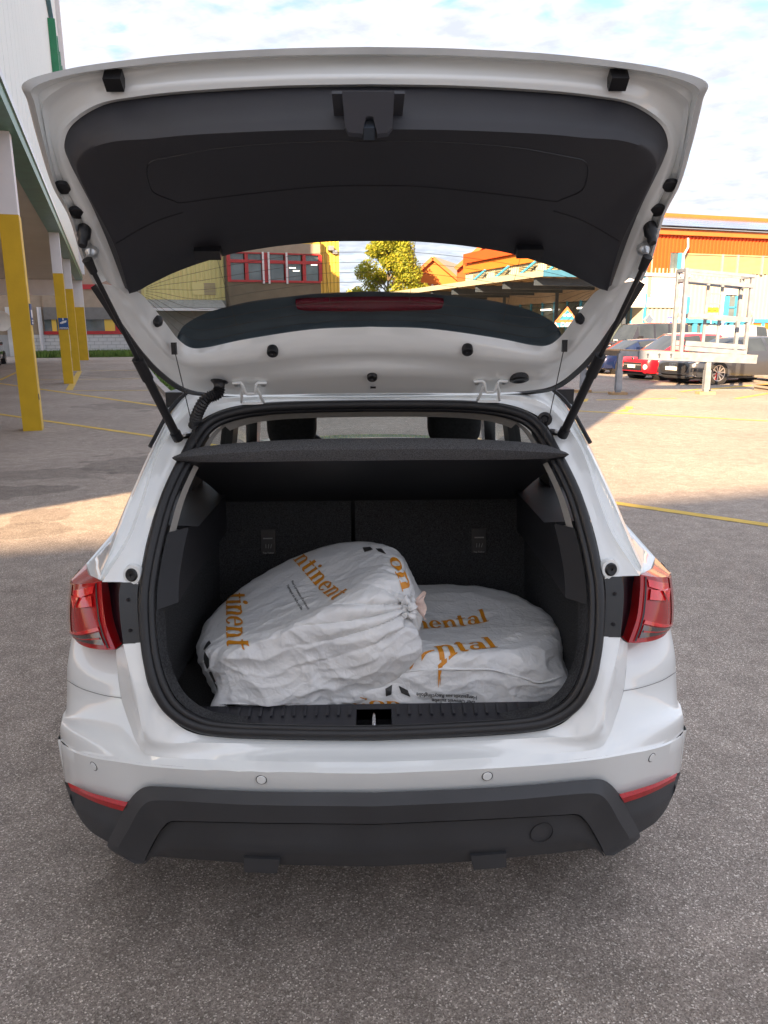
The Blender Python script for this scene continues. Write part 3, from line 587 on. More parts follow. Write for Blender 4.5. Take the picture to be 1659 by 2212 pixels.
for (xa, ya, xb, yb) in ((1540, 610, 1527, 742), (1571, 613, 1558, 744)): mb = MB(); mb.bar(A(xa, ya, .25), A(xb, yb, .25), .045, .07); mb.build('ladder_rail', M_galv, rk)
for (xa, ya, xb, yb) in ((1537, 632.5, 1569, 634), (1535, 654, 1567, 656), (1531, 700, 1562, 702)): mb = MB(); mb.bar(A(xa, ya, .25), A(xb, yb, .25), .035); mb.build('ladder_rung', M_galv, rk)
pl = thing('pallet_stack', atZ(1660, 846), 'end of a weathered timber pallet at the edge of the yard', 'pallet')
c = atZ(1668, 846)
for k in range(3): MB().box((c[0]+.25, c[1]+.2, .12+k*.0+.13*k), (1.0, .9, .05)).build('board', mat('weathered_timber', (.30, .26, .22), .9, var=.2, vscale=8), pl)
for dx in (-.38, .0, .38): MB().box((c[0]+.25+dx, c[1]+.2, .05), (.14, .8, .095)).build('block', MATS['weathered_timber'], pl)
# ------------------------------------------------------------------ grass verges
M_grass = mat('grass', (.10, .17, .03), .8, var=.35, vscale=2); M_soil = mat('turf', (.07, .12, .025), .95, var=.3, vscale=1.5, bump=.5, bscale=8); M_kerb = mat('kerb_stone', (.42, .39, .37), .85, var=.12, vscale=3, bump=.2)
g1 = [atZ(299, 767.5), atZ(350, 831), atZ(393, 870), atZ(393, 870)+np.array([7, 1.5, 0]), atZ(299, 767.5)+np.array([16, 3, 0])]
g2 = [atZ(40, 774), atZ(296, 771), atZ(296, 763), atZ(40, 763)]
def turf(poly, n, hgt, nm):
    b = MB(); b.poly([(p[0], p[1], .003) for p in poly], (0, 0, .05)); o = b.build('verge', M_soil, kind='structure')
    P = [np.array(p[:2]) for p in poly]; tri = [(P[0], P[i], P[i+1]) for i in range(1, len(P)-1)]; ar = [abs(np.cross(b_-a_, c_-a_)) for a_, b_, c_ in tri]; v = []; f = []
    for _ in range(n):
        a_, b_, c_ = random.choices(tri, ar)[0]; u, w_ = random.random()**1.0, random.random()
        if u+w_ > 1: u, w_ = 1-u, 1-w_
        q = a_+(b_-a_)*u+(c_-a_)*w_; h = hgt*(.5+random.random()); an = random.random()*6.28; r = .05+.05*random.random(); k = len(v)
        v += [(q[0]-r*math.cos(an), q[1]-r*math.sin(an), .05), (q[0]+r*math.cos(an), q[1]+r*math.sin(an), .05), (q[0]+random.uniform(-.06, .06), q[1]+random.uniform(-.06, .06), .05+h)]; f.append((k, k+1, k+2))
    MB().add(v, f).build(nm, M_grass, fix=False, kind='stuff', label='short green grass growing on the verge' if nm == 'grass' else 'short green grass along the block wall', cat='grass')
turf(g1, 26000, .13, 'grass'); turf(g2, 12000, .3, 'grass')
for a, b in zip(g1[:2], g1[1:3]):
    n = 14; d = (b-a)/n
    for i in range(n): mb = MB(); mb.bar(a+d*(i+.01)+Zv*.05-np.array([.14, 0, 0]), a+d*(i+.985)+Zv*.05-np.array([.14, 0, 0]), .18, .1); mb.build('kerb_stone', M_kerb, ground)
# ------------------------------------------------------------------ tree
def tree(x, y, Y, hc, rad, seed, label, nleaf=9000):
    rnd = random.Random(seed); b = atY(x, y, Y); cx, cy = b[0], Y; t = thing('deciduous_tree', (cx, cy, 0), label, 'tree')
    z0 = hc[0]; z1 = hc[1]; mb = MB(); mb.tube(cat([(cx, cy, -.05), (cx+.1, cy, z0*.5), (cx-.05, cy, z0), (cx, cy, (z0+z1)/2), (cx+.05, cy, z1*.93)], 5), [.26-.011*i for i in range(21)], 8)
    cl = []
    for k in range(60):
        h = rnd.uniform(.03, .97); prof = math.sin(math.pi*min(1, h*.8+.2))**.8; a = rnd.uniform(0, 6.28); r = rad*prof*rnd.uniform(.35, .95)
        p = Vector((cx+r*math.cos(a), cy+r*math.sin(a), z0+(z1-z0)*h)); cl.append((p, rnd.uniform(.45, .8)*rad*.40))
        s = Vector((cx, cy, max(z0*.8, p.z-r*.8))); m_ = (s+p)/2+Vector((0, 0, .2)); mb.tube([s, m_, p], [.07, .045, .015], 5)
    mb.build('trunk', mat('bark', (.12, .09, .06), .9, var=.3, bump=.4, bscale=10), t, smooth=60)
    V = []; Fc = []
    for i in range(nleaf):
        c, r = rnd.choice(cl); d = Vector((rnd.gauss(0, 1), rnd.gauss(0, 1), rnd.gauss(0, 1))).normalized()*r*rnd.random()**.4; q = c+d
        n = (d.normalized()+Vector((rnd.gauss(0, .6), rnd.gauss(0, .6), rnd.gauss(0, .6)+.3))).normalized(); u = n.orthogonal().normalized(); w_ = n.cross(u); s = rnd.uniform(.09, .16); k = len(V)
        V += [q-u*s, q-w_*s*.6, q+u*s, q+w_*s*.6]; Fc.append((k, k+1, k+2, k+3))
    m = bpy.data.materials.get('leaves') or leaf_mat()
    MB().add(V, Fc).build('crown', m, t, fix=False); return t
def leaf_mat():
    m = bpy.data.materials.new('leaves'); m.use_nodes = True; t = m.node_tree; b = t.nodes['Principled BSDF']; N = t.nodes.new; L = t.links.new
    g = N('ShaderNodeNewGeometry'); r = N('ShaderNodeValToRGB'); L(g.outputs['Random Per Island'], r.inputs[0]); e = r.color_ramp.elements
    e[0].color = (.20, .27, .03, 1); e[1].color = (.60, .50, .05, 1); k = e.new(.45); k.color = (.36, .40, .04, 1); k = e.new(.8); k.color = (.50, .48, .05, 1)
    L(r.outputs[0], b.inputs['Base Color']); b.inputs['Roughness'].default_value = .6
    tr = N('ShaderNodeBsdfTranslucent'); L(r.outputs[0], tr.inputs[0]); mx_ = N('ShaderNodeMixShader'); mx_.inputs[0].default_value = .5; L(b.outputs[0], mx_.inputs[1]); L(tr.outputs[0], mx_.inputs[2]); L(mx_.outputs[0], t.nodes['Material Output'].inputs[0]); return m
tree(838, 600, 78, (1.0, 11.2), 3.9, 3, 'broad yellow green tree between the yellow tower and orange hall', 34000)
tree(765, 620, 95, (1.2, 7.0), 2.0, 9, 'thin young tree beside the yellow tower', 3500)
# ================================================================== parked cars of the yard
M_tyre = mat('tyre_rubber', (.018, .018, .019), .8, var=.2, vscale=20); M_rim = mat('alloy_rim', (.55, .50, .47), .3, metal=.8, var=.08)
M_blk = mat('black_plastic', (.022, .022, .025), .5, var=.15, vscale=8); M_lamp = mat('headlamp_glass', (.75, .77, .8), .08, metal=.3, var=.25, vscale=18, coat=1)
M_cglass = mat('car_glass', (.035, .045, .055), .04, var=.3, vscale=1.5, spec=.9); M_plate = mat('number_plate', (.72, .72, .70), .5, var=.1, vscale=30); M_chrome = mat('chrome', (.7, .7, .72), .12, metal=1)
M_calp = mat('red_caliper', (.5, .02, .02), .4)
def wheel(par, c, ax, r, w_, m_rim=None, spokes=10, cal=False):
    """tyre with rim and spokes; c centre, ax outward axis"""
    ax = Vector(ax).normalized(); c = Vector(c)
    ty = MB().lathe(c, ax, [(r*.70, -w_/2), (r*.93, -w_/2), (r, -w_*.36), (r, w_*.36), (r*.94, w_/2), (r*.72, w_/2), (r*.70, w_*.4)], 32).build('wheel', M_tyre, par, smooth=35)
    mb = MB().lathe(c, ax, [(r*.70, w_*.2), (r*.70, w_*.47), (r*.64, w_*.45), (r*.62, w_*.1), (.01, w_*.05)], 28)
    x = ax.orthogonal().normalized(); y = ax.cross(x)
    for k in range(spokes):
        a = 2*math.pi*k/spokes; d = x*math.cos(a)+y*math.sin(a); mb.bar(c+ax*w_*.36, c+ax*w_*.42+d*r*.66, r*.1, w_*.10, up=ax)
    mb.lathe(c, ax, [(r*.14, w_*.3), (r*.14, w_*.46), (r*.1, w_*.48)], 12)
    mb.build('rim', m_rim or M_rim, ty, smooth=35)
    MB().lathe(c, ax, [(r*.5, w_*.02), (r*.5, w_*.15)], 20).build('brake_disc', M_steel, ty)
    if cal: mb = MB(); d = x; mb.box(c+ax*w_*.24+x*r*.4, (.10, .08, .22)); mb.build('brake_caliper', M_calp, ty)
    return ty
def yard_car(name, label, O, back, L, Wd, st, paint, wb, r, front, grp='cars parked in the yard', rimm=None, spokes=10, cal=False):
    """st: stations (x, z_low, z_belt, z_top, half width, half width top, kind of the bay that follows)"""
    bk = Vector((back[0], back[1], 0)).normalized(); sd = Vector((-bk.y, bk.x, 0)); O = Vector((O[0], O[1], 0))
    t = thing(name, O+bk*L/2, label, 'car', grp)
    P = lambda x, y, z: O+bk*x+sd*y+Vector((0, 0, z))
    def sec(s):
        x, zl, zb_, zt, w, wt, k = s; h = zb_-zl
        if zt-zb_ < .2: top = [(wt, zb_+(zt-zb_)*.7), (wt*.75, zt-.004), (0, zt)]
        else: top = [(wt, zt-.06), (wt*.86, zt-.012), (0, zt)]
        hp = [(w*.80, zl), (w*.94, zl+.06*h), (w*.985, zl+.3*h), (w, zl+.55*h), (w*.985, zl+.8*h), (w*.955, zb_)]+top
        return [P(x, y, z) for y, z in hp]+[P(x, -y, z) for y, z in hp[-2::-1]]
    S = []                                # denser stations by Catmull-Rom inside bays of one kind
    rows = [sec(s) for s in st]; C = len(rows[0]); body = MB(); glass = MB()
    for i in range(len(st)-1):
        k = st[i][6]; a, b = rows[i], rows[i+1]
        for j in range(C-1):
            q = [a[j], a[j+1], b[j+1], b[j]]
            side = j in (5, C-7); topc = j in (6, 7, C-9, C-8)
            g = (k == 'screen' and (topc)) or (k == 'cabin' and side) or (k == 'screenside' and side)
            (glass if g else body).add(q, [(0, 1, 2, 3)])
    for e in (0, len(st)-1): body.add(rows[e], [tuple(range(C)) if e else tuple(range(C))[::-1]])
    body.build('body', paint, t, smooth=38, merge=.0005); glass.build('windows', M_cglass, t, smooth=38, merge=.0005)
    mb = MB(); w = Wd/2; mb.box(O+bk*L/2+Vector((0, 0, .24)), (L*.92, Wd*.8, .16), math.atan2(bk.y, bk.x)); mb.build('underbody', M_blk, t)
    for x in wb:
        for s in (-1, 1):
            c = P(x, s*(w-.11), r)
            mb = MB(); n = 18; ro = []
            for q0_, q1_ in ((1.02, .004), (1.22, .004), (1.24, -.03)):
                ro.append([c+bk*math.cos(a)*r*q0_+Vector((0, 0, math.sin(a)*r*q0_))+sd*s*(.118+q1_) for a in np.linspace(-.25, math.pi+.25, n)])
            mb.grid(ro); mb.build('wheel_arch', M_blk if front.get('blackarch') else paint, t, smooth=40)
            mb = MB().lathe(c, sd*s, [(r*1.14, -.25), (r*1.14, .116), (r*1.0, .116), (r*1.0, -.2)], 24); mb.build('wheel_well', M_blk, t)
            wheel(t, c+sd*s*.03, sd*s, r, .21, rimm, spokes, cal)
    front['fn'](t, P, bk, sd)
    for s in (-1, 1):
        xm, zm_ = front['mirror']; mb = MB(); mb.box(P(xm, s*(w+.07), zm_), (.12, .2, .13), math.atan2(bk.y, bk.x)); mb.build('wing_mirror', front.get('mm', paint), t)
    return t, P
def fbox3(t, P, bk, x, y, z, dx, dy, dz, m, nm, rz=0, ry=0):
    mb = MB(); mb.box(P(x, y, z), (dx, dy, dz), math.atan2(bk.y, bk.x)+rz, 0, ry); return mb.build(nm, m, t)
def fpoly(t, P, pts, dep, m, nm):
    v = [P(*p) for p in pts]; d = P(dep, 0, 0)-P(0, 0, 0); return MB().poly(v, d).build(nm, m, t)
def front_estate(t, P, bk, sd):
    fpoly(t, P, [(-.03, -.50, .62), (-.03, .50, .62), (-.03, .62, .50), (-.03, .52, .34), (-.03, -.52, .34), (-.03, -.62, .50)], .08, M_blk, 'grille')
    for k in range(5): fbox3(t, P, bk, -.035, 0, .60-k*.03, .02, .98-.02*k, .008, M_steel, 'grille_bar')
    for k in range(4):
        v = []; MB_ = MB(); c = P(-.045, (-.105+k*.07), .585); MB_.tube([c+sd*.045*math.cos(a)+Vector((0, 0, .045*math.sin(a))) for a in np.linspace(0, 6.28, 14)[:-1]], .007, 5, closed=True); MB_.build('badge_ring', M_chrome, t)
    fbox3(t, P, bk, -.05, .05, .47, .015, .50, .11, M_plate, 'number_plate')
    for s in (-1, 1):
        fpoly(t, P, [(.02, s*.56, .60), (.10, s*.86, .64), (.16, s*.90, .70), (.07, s*.60, .665)], .06, M_lamp, 'headlight'); fpoly(t, P, [(.01, s*.60, .655), (.10, s*.88, .70), (.12, s*.88, .712), (.03, s*.60, .672)], .03, M_chrome, 'light_strip')
        fpoly(t, P, [(.0, s*.58, .45), (.09, s*.86, .49), (.10, s*.88, .31), (.0, s*.56, .28)], .05, M_blk, 'air_intake')
        fpoly(t, P, [(-.03, s*.45, .245), (.07, s*.87, .265), (.07, s*.87, .285), (-.03, s*.45, .27)], .05, M_chrome, 'splitter_blade')
    fbox3(t, P, bk, -.02, 0, .235, .06, 1.3, .05, M_blk, 'splitter')
def front_hatch(t, P, bk, sd):
    fpoly(t, P, [(-.02, -.46, .58), (-.02, .46, .58), (-.03, .50, .33), (-.03, -.50, .33)], .06, M_blk, 'grille'); fbox3(t, P, bk, -.035, 0, .50, .02, .94, .03, M_shut, 'grille_bar')
    fbox3(t, P, bk, -.05, 0, .45, .015, .38, .10, M_plate, 'number_plate')
    mb = MB(); mb.lathe(P(-.01, 0, .70), -bk, [(.05, 0), (.05, .02)], 14); mb.build('badge', M_chrome, t)
    for s in (-1, 1):
        fpoly(t, P, [(.03, s*.46, .68), (.06, s*.70, .66), (.22, s*.80, .76), (.18, s*.56, .78)], .04, M_lamp, 'headlight')
        mb = MB(); mb.lathe(P(.03, s*.63, .44), -bk+sd*s*.2, [(.085, 0), (.085, .03), (.07, .035)], 16); mb.build('fog_lamp', M_lamp, t)
def front_box(t, P, bk, sd):
    fbox3(t, P, bk, -.02, 0, .82, .05, .9, .2, M_blk, 'grille'); fbox3(t, P, bk, -.05, 0, .5, .015, .5, .11, M_plate, 'number_plate')
    for s in (-1, 1): mb = MB(); mb.lathe(P(0, s*.68, .84), -bk, [(.11, 0), (.11, .03), (.09, .04)], 18); mb.build('headlight', M_lamp, t); fbox3(t, P, bk, .25, s*.72, 1.17, .14, .12, .07, M_lamp, 'indicator')
M_pgrey = mat('grey_car_paint', (.10, .108, .125), .3, metal=.7, coat=1, var=.03); M_pred = mat('red_car_paint', (.55, .008, .02), .3, coat=1, var=.03); M_pblk = mat('dark_car_paint', (.022, .022, .03), .25, coat=1, var=.05)
M_pblue = mat('blue_car_paint', (.008, .02, .08), .3, metal=.3, coat=1, var=.05); M_pwht = mat('cream_car_paint', (.70, .68, .62), .3, coat=1, var=.03)
est = [(0, .30, .60, .66, .70, .40, 'h'), (.06, .22, .66, .72, .80, .55, 'h'), (.22, .20, .74, .80, .88, .62, 'h'), (.6, .2, .84, .90, .92, .66, 'h'), (1.25, .2, .93, .99, .93, .70, 'screen'), (1.95, .2, .97, 1.36, .93, .60, 'cabin'),
       (2.05, .2, .975, 1.39, .93, .60, 'cabin'), (2.75, .2, .985, 1.43, .93, .60, 'p'), (2.87, .2, .985, 1.43, .93, .60, 'cabin'), (3.65, .2, .99, 1.41, .93, .58, 'p'), (3.75, .2, .99, 1.40, .93, .58, 'cabin'), (4.25, .22, 1.0, 1.34, .91, .55, 'screen'), (4.62, .3, .98, 1.0, .86, .5, 'h'), (4.78, .35, .80, .84, .78, .45, 'h')]
hat = [(0, .28, .60, .66, .62, .35, 'h'), (.05, .22, .68, .74, .72, .5, 'h'), (.2, .2, .78, .84, .79, .55, 'h'), (.75, .2, .92, .98, .83, .6, 'screen'), (1.55, .2, .97, 1.45, .83, .55, 'cabin'), (1.62, .2, .97, 1.47, .83, .56, 'cabin'), (2.2, .2, .98, 1.51, .83, .56, 'p'), (2.3, .2, .98, 1.51, .83, .56, 'cabin'),
       (3.0, .2, 1.0, 1.49, .83, .55, 'p'), (3.2, .2, 1.02, 1.46, .82, .54, 'screen'), (3.55, .28, 1.0, 1.05, .79, .5, 'h'), (3.68, .35, .8, .85, .72, .45, 'h')]
box_ = [(0, .45, 1.0, 1.06, .86, .7, 'h'), (.06, .42, 1.05, 1.12, .88, .75, 'h'), (1.15, .42, 1.12, 1.19, .9, .78, 'screen'), (1.5, .42, 1.15, 1.88, .9, .70, 'cabin'), (1.6, .42, 1.15, 1.92, .9, .72, 'cabin'), (2.35, .42, 1.15, 1.96, .9, .72, 'p'), (2.46, .42, 1.15, 1.96, .9, .72, 'cabin'),
        (3.2, .42, 1.15, 1.96, .9, .72, 'p'), (3.32, .42, 1.15, 1.96, .9, .72, 'cabin'), (4.2, .42, 1.15, 1.95, .9, .72, 'p'), (4.4, .44, 1.15, 1.93, .89, .71, 'h')]
van_ = [(0, .3, .75, .82, .78, .5, 'h'), (.1, .25, .85, .92, .84, .6, 'h'), (.75, .22, 1.05, 1.12, .88, .66, 'screen'), (1.6, .22, 1.1, 1.72, .88, .66, 'cabin'), (1.7, .22, 1.1, 1.78, .88, .68, 'cabin'), (2.3, .22, 1.1, 1.83, .88, .70, 'p'), (4.1, .24, 1.1, 1.83, .88, .7, 'h'), (4.2, .3, 1.1, 1.78, .86, .68, 'h')]
suv = [(x*1.0, zl+.06, zb_*1.12, zt*1.10, w*1.08, wt*1.08, k) for x, zl, zb_, zt, w, wt, k in hat]
back = (Uv[0], Uv[1])
yard_car('estate_car', 'grey estate car with ringed badge and pale spoked wheels behind the bench', (9.40, 23.78), back, 4.78, 1.86, est, M_pgrey, (.9, 3.72), .345, dict(fn=front_estate, mirror=(1.75, 1.02)), spokes=10, cal=True)
yard_car('red_hatchback', 'bright red small hatchback parked beyond the grey estate', (8.86, 25.95), back, 3.68, 1.66, hat, M_pred, (.72, 3.15), .29, dict(fn=front_hatch, mirror=(1.35, 1.02)), rimm=M_shut)
yard_car('cream_hatchback', 'off-white hatchback mostly hidden behind the red car', (11.9, 34.0), back, 3.68, 1.68, hat, M_pwht, (.72, 3.15), .29, dict(fn=front_hatch, mirror=(1.35, 1.02)))
yard_car('blue_car', 'dark blue car behind the near end of the bench', (8.5, 29.6), back, 4.0, 1.74, [(x*1.08, a, b*.90, c_*.86, w*1.04, e, k) for x, a, b, c_, w, e, k in hat], M_pblue, (.78, 3.4), .31, dict(fn=front_hatch, mirror=(1.45, .95)))
yard_car('off_roader', 'boxy dark off-road car parked before the workshop wall', (11.1, 37.1), back, 4.4, 1.8, box_, M_pblk, (.85, 3.6), .38, dict(fn=front_box, mirror=(1.5, 1.28), blackarch=True))
yard_car('white_van', 'small white panel van nosed to the workshop, behind the steel rack', (21.0, 39.6), (-Uv[0], -Uv[1]), 4.2, 1.76, van_, M_pwht, (.85, 3.5), .31, dict(fn=front_hatch, mirror=(1.55, 1.15)))
yard_car('black_suv', 'black sport utility car under the office block, cut by the post', (-20.35, 40.6), (Vv[0], Vv[1]), 3.68, 1.8, suv, M_pblk, (.72, 3.1), .33, dict(fn=front_hatch, mirror=(1.35, 1.14)))
# ------------------------------------------------------------------ person on the workshop steps
pc = FW.at(FW.sz(1592, 700)[0], 0, .9)
MB().box((pc[0], pc[1], .47), (2.4, 1.2, .94), angU).build('loading_step', M_conc, label='low concrete loading step against the workshop wall', cat='step')
def skin_body(name, joints, edges, rad, m, parent, sub=1):
    me = bpy.data.meshes.new(name); me.from_pydata(joints, edges, []); o = bpy.data.objects.new(name, me); COL.objects.link(o)
    sk = o.modifiers.new('skin', 'SKIN'); sk.use_smooth_shade = True
    for i, r in enumerate(rad): me.skin_vertices[0].data[i].radius = (r, r) if not hasattr(r, '__len__') else r
    me.skin_vertices[0].data[0].use_root = True
    sb = o.modifiers.new('sub', 'SUBSURF'); sb.levels = sub; sb.render_levels = sub
    dg = bpy.context.evaluated_depsgraph_get(); m2 = bpy.data.meshes.new_from_object(o.evaluated_get(dg)); bpy.data.objects.remove(o)
    m2.materials.clear(); m2.materials.append(m); return link(name, m2, parent)
b = Vector((pc[0], pc[1], .94)); J = lambda x, y, z: tuple(b+Vector((Uv[0]*x-Vv[0]*y, Uv[1]*x-Vv[1]*y, z)))
ps = thing('person', b, 'person in white cap, blue-grey top and beige trousers on the step', 'person')
M_skin = mat('skin', (.45, .24, .17), .6); M_shirt = mat('shirt_blue', (.16, .22, .30), .85, var=.2); M_trou = mat('trousers_beige', (.42, .34, .24), .9, var=.15)
jj = [J(0, 0, .92), J(0, 0, 1.18), J(0, 0, 1.40), J(0, 0, 1.52), J(0, 0, 1.62), J(0, .02, 1.72), J(.19, 0, 1.40), J(.25, .1, 1.12), J(.06, .18, .98), J(-.19, 0, 1.40), J(-.25, .1, 1.12), J(-.06, .18, .98), J(.1, 0, .86), J(.12, .02, .48), J(.12, 0, .08), J(.12, .14, .03), J(-.1, 0, .86), J(-.12, .02, .48), J(-.12, 0, .08), J(-.12, .14, .03)]
ee = [(0, 1), (1, 2), (2, 3), (3, 4), (4, 5), (2, 6), (6, 7), (7, 8), (2, 9), (9, 10), (10, 11), (0, 12), (12, 13), (13, 14), (14, 15), (0, 16), (16, 17), (17, 18), (18, 19)]
bo = skin_body('body', jj, ee, [.14, .14, .15, .055, .085, .08, .06, .045, .03, .06, .045, .03, .09, .065, .045, .04, .09, .065, .045, .04], M_skin, ps)
def garment(name, idx, edges, rad, m): return skin_body(name, [jj[i] for i in idx], edges, rad, m, ps)
garment('shirt', [0, 1, 2, 6, 7, 8, 9, 10, 11], [(0, 1), (1, 2), (2, 3), (3, 4), (4, 5), (2, 6), (6, 7), (7, 8)], [.16, .165, .17, .08, .062, .045, .08, .062, .045], M_shirt)
garment('trousers', [0, 12, 13, 14, 16, 17, 18], [(0, 1), (1, 2), (2, 3), (0, 4), (4, 5), (5, 6)], [.155, .11, .085, .07, .11, .085, .07], M_trou)
MB().lathe(J(0, .0, 1.66), (0, 0, 1), [(.102, 0), (.10, .06), (.07, .11), (.01, .125)], 14).box(J(0, .13, 1.665), (.16, .14, .015), angU).build('cap', M_swhite, ps, smooth=50)
# ================================================================== the white hatchback, tailgate open
M_paint = mat('white_car_paint', (.84, .865, .86), .35, coat=1, croughness=.01, var=.015, vscale=2)
M_seal = mat('rubber_seal', (.012, .012, .014), .42, var=.2, vscale=20); M_clad = mat('grained_cladding', (.038, .039, .043), .52, var=.12, vscale=6, bump=.12, bscale=700)
M_trim = mat('grained_trim', (.022, .022, .028), .5, var=.08, vscale=8, bump=.15, bscale=900); M_carpet = mat('boot_carpet', (.062, .063, .066), .95, var=.55, vscale=260, bump=.8, bscale=420, spec=.1)
M_shelf = mat('shelf_felt', (.12, .12, .125), .97, var=.5, vscale=420, bump=.6, bscale=600, spec=.1); M_blackin = mat('black_moulding', (.010, .010, .012), .45, var=.1)
M_head = mat('headliner', (.36, .34, .31), .9, var=.06, vscale=60, bump=.2, bscale=400); M_fabric = mat('seat_fabric', (.02, .02, .022), .9, var=.3, vscale=90)
M_rec = mat('lamp_recess_black', (.006, .006, .010), .30, var=.1); M_plate2 = mat('black_plate', (.022, .023, .025), .38, var=.1)
M_lred = mat('lamp_red', (.42, .003, .006), .2, coat=.5, var=.12, vscale=14); M_lbright = mat('lamp_bright_red', (.85, .015, .02), .10, coat=1, var=.25, vscale=30); M_lamber = mat('lamp_amber', (.62, .13, .01), .12, coat=1, var=.2, vscale=16)
M_lsmoke = mat('lamp_smoked', (.10, .075, .075), .10, metal=.4, coat=1, var=.5, vscale=12); M_refl = mat('reflector_red', (.45, .003, .008), .4, coat=.2, var=.2, vscale=120)
M_print = mat('black_glass_print', (.070, .090, .115), .30, var=.15, vscale=9); M_hem = mat('lip_hem', (.42, .42, .41), .45, coat=.4, var=.1, vscale=9)  # hem in a greyer tone than the body paint
def thin_glass(name, tint, refl):
    m = bpy.data.materials.new(name); m.use_nodes = True; t = m.node_tree; t.nodes.clear(); N = t.nodes.new; L = t.links.new
    o = N('ShaderNodeOutputMaterial'); mx_ = N('ShaderNodeMixShader'); tr = N('ShaderNodeBsdfTransparent'); gl = N('ShaderNodeBsdfGlossy'); fr = N('ShaderNodeLayerWeight'); fr.inputs[0].default_value = .12
    nz = N('ShaderNodeTexNoise'); nz.inputs['Scale'].default_value = 4; ra = N('ShaderNodeMapRange'); ra.inputs[3].default_value = .96; ra.inputs[4].default_value = 1; L(nz.outputs[0], ra.inputs[0])
    sc = N('ShaderNodeVectorMath'); sc.operation = 'SCALE'; sc.inputs[0].default_value = tint; L(ra.outputs[0], sc.inputs['Scale']); L(sc.outputs[0], tr.inputs[0])
    mm = N('ShaderNodeMath'); mm.operation = 'MULTIPLY'; mm.inputs[1].default_value = refl; L(fr.outputs['Fresnel'], mm.inputs[0]); L(mm.outputs[0], mx_.inputs[0])
    gl.inputs['Roughness'].default_value = .01; L(tr.outputs[0], mx_.inputs[1]); L(gl.outputs[0], mx_.inputs[2]); L(mx_.outputs[0], o.inputs[0]); return m
M_tgl = thin_glass('rear_screen_glass', (.86, .89, .87), .8); M_sgl = thin_glass('side_glass', (.75, .80, .78), .8)
M_paint.node_tree.nodes['Principled BSDF'].inputs['Coat IOR'].default_value = 1.75
car = thing('hatchback_car', (0, 3.6, 0), 'white hatchback car with its tailgate raised, boot open towards the viewer', 'car')
PZ = np.array([.30, .62, .70, .80, 1.0, 1.2, 1.35, 1.46, 1.56, 2.2]); PY = np.array([1.65, 1.665, 1.682, 1.705, 1.80, 1.925, 2.04, 2.14, 2.24, 2.9])
prof = lambda z: float(np.interp(z, PZ, PY))
bulge = lambda x: .46*(1-max(0.0, 1-min(abs(x)/.90, 1)**2.08)**(1/2.08))
HG = np.array([0, 2.13, 1.487]); TN = np.array([0, -.773, -.634])
def cx0(y): return 803+(y-1106)*.0104
def S(x, y, off=0): return solve(x, y, lambda p: p[1]-prof(p[2])+off)
def Bm(x, y, off=0):
    q = solve(x, y, lambda p: p[1]-1.575-bulge(p[0])+off, .6, 3.0); lim = .896+.25*min(off, 0)
    return atX(x, y, math.copysign(lim, q[0])) if abs(q[0]) > lim else q
def TG(x, y, off=0): return atP(x, y, HG+TN*off, TN)
def ring(pts, fn, off=0):
    out = []
    for i, p in enumerate(pts):
        o = off[i] if hasattr(off, '__len__') else off
        q = fn(p[0], p[1], o)
        if abs(p[0]-cx0(p[1])) < 9: q = np.array([0, q[1], q[2]])
        out.append(q)
    return out
def loft(rings, n=5, m=1, mb=None):
    """rings with matching stations; smooth along, m steps between rings"""
    mb = mb or MB(); R = [cat(r, n) for r in rings]; rows = []
    for i in range(len(R)-1):
        for k in range(m): t = k/m; rows.append([a*(1-t)+b*t for a, b in zip(R[i], R[i+1])])
    rows.append(R[-1]); mb.grid(rows); return mb
def both(mb, name, m, par=car, smooth=40, merge=.0006): return mb.mirror().build(name, m, par, smooth=smooth, merge=merge)
def pair(mb, name, m, par=car, smooth=40, merge=.0006):
    a = MB().add(mb.v, mb.f); b = MB().add([(-x, y, z) for x, y, z in mb.v], [q[::-1] for q in mb.f])
    return [k.build(name, m, par, smooth=smooth, merge=merge) for k in (a, b)]
def mirpt(p): return np.array([-p[0], p[1], p[2]])
def ext(r):
    """carry a row on round the corner to the wheel arch, staying behind the outline"""
    e = r[-1]; x1 = max(-.893, e[0]*(e[1]+.05)/e[1]*.992); r.append(np.array([x1, e[1]+.05, e[2]])); r.append(np.array([max(-.893, x1-.01), e[1]+.42, e[2]-.01]))
# ------------------------------------------------------------------ aperture flange: roof header and rear pillars
s_out = [(803, 864), (640, 866), (535, 873), (472, 888), (425, 916), (394, 972), (344, 1080), (318, 1165), (303, 1240), (298, 1262)]
f1_ = [(803, 858), (640, 857), (530, 858), (462, 864), (405, 892), (345, 975), (311, 1080), (281, 1162), (240, 1228), (221, 1257)]
f1b = [(803, 854), (640, 852), (528, 852), (456, 854), (399, 882), (339, 973), (304, 1081), (273, 1162), (231, 1226), (218, 1250)]
f2_ = [(803, 846), (640, 842), (520, 838), (440, 836), (385, 878), (333, 970), (283, 1080), (256, 1145), (236, 1196), (217, 1238)]
mb = MB()
R0 = ring(s_out, S, .004); R1 = ring(f1_, S, .012); R1h = ring(f1_, S, .004); R1b = ring(f1b, S, -.022); R1c = ring([(a+b)/2 for a, b in zip(map(np.array, f1b), map(np.array, f2_))], S, -.020)
R2 = ring(f2_, S, -.010); R2b = [p+np.array([-.012, .03, .004]) for p in R2]; R2c = [p+np.array([-.05 if i > 5 else -.01, .28, .02]) for i, p in enumerate(R2)]
mid01 = [(a+b)/2+np.array([0, .008, 0]) for a, b in zip(R0, R1)]
loft([R0, mid01, [(a*.15+b*.85) for a, b in zip(mid01, R1)], R1, R1b, R1c, R2, R2b, R2c], 6, 2, mb); pil = both(mb, 'rear_pillar_frame', M_paint)
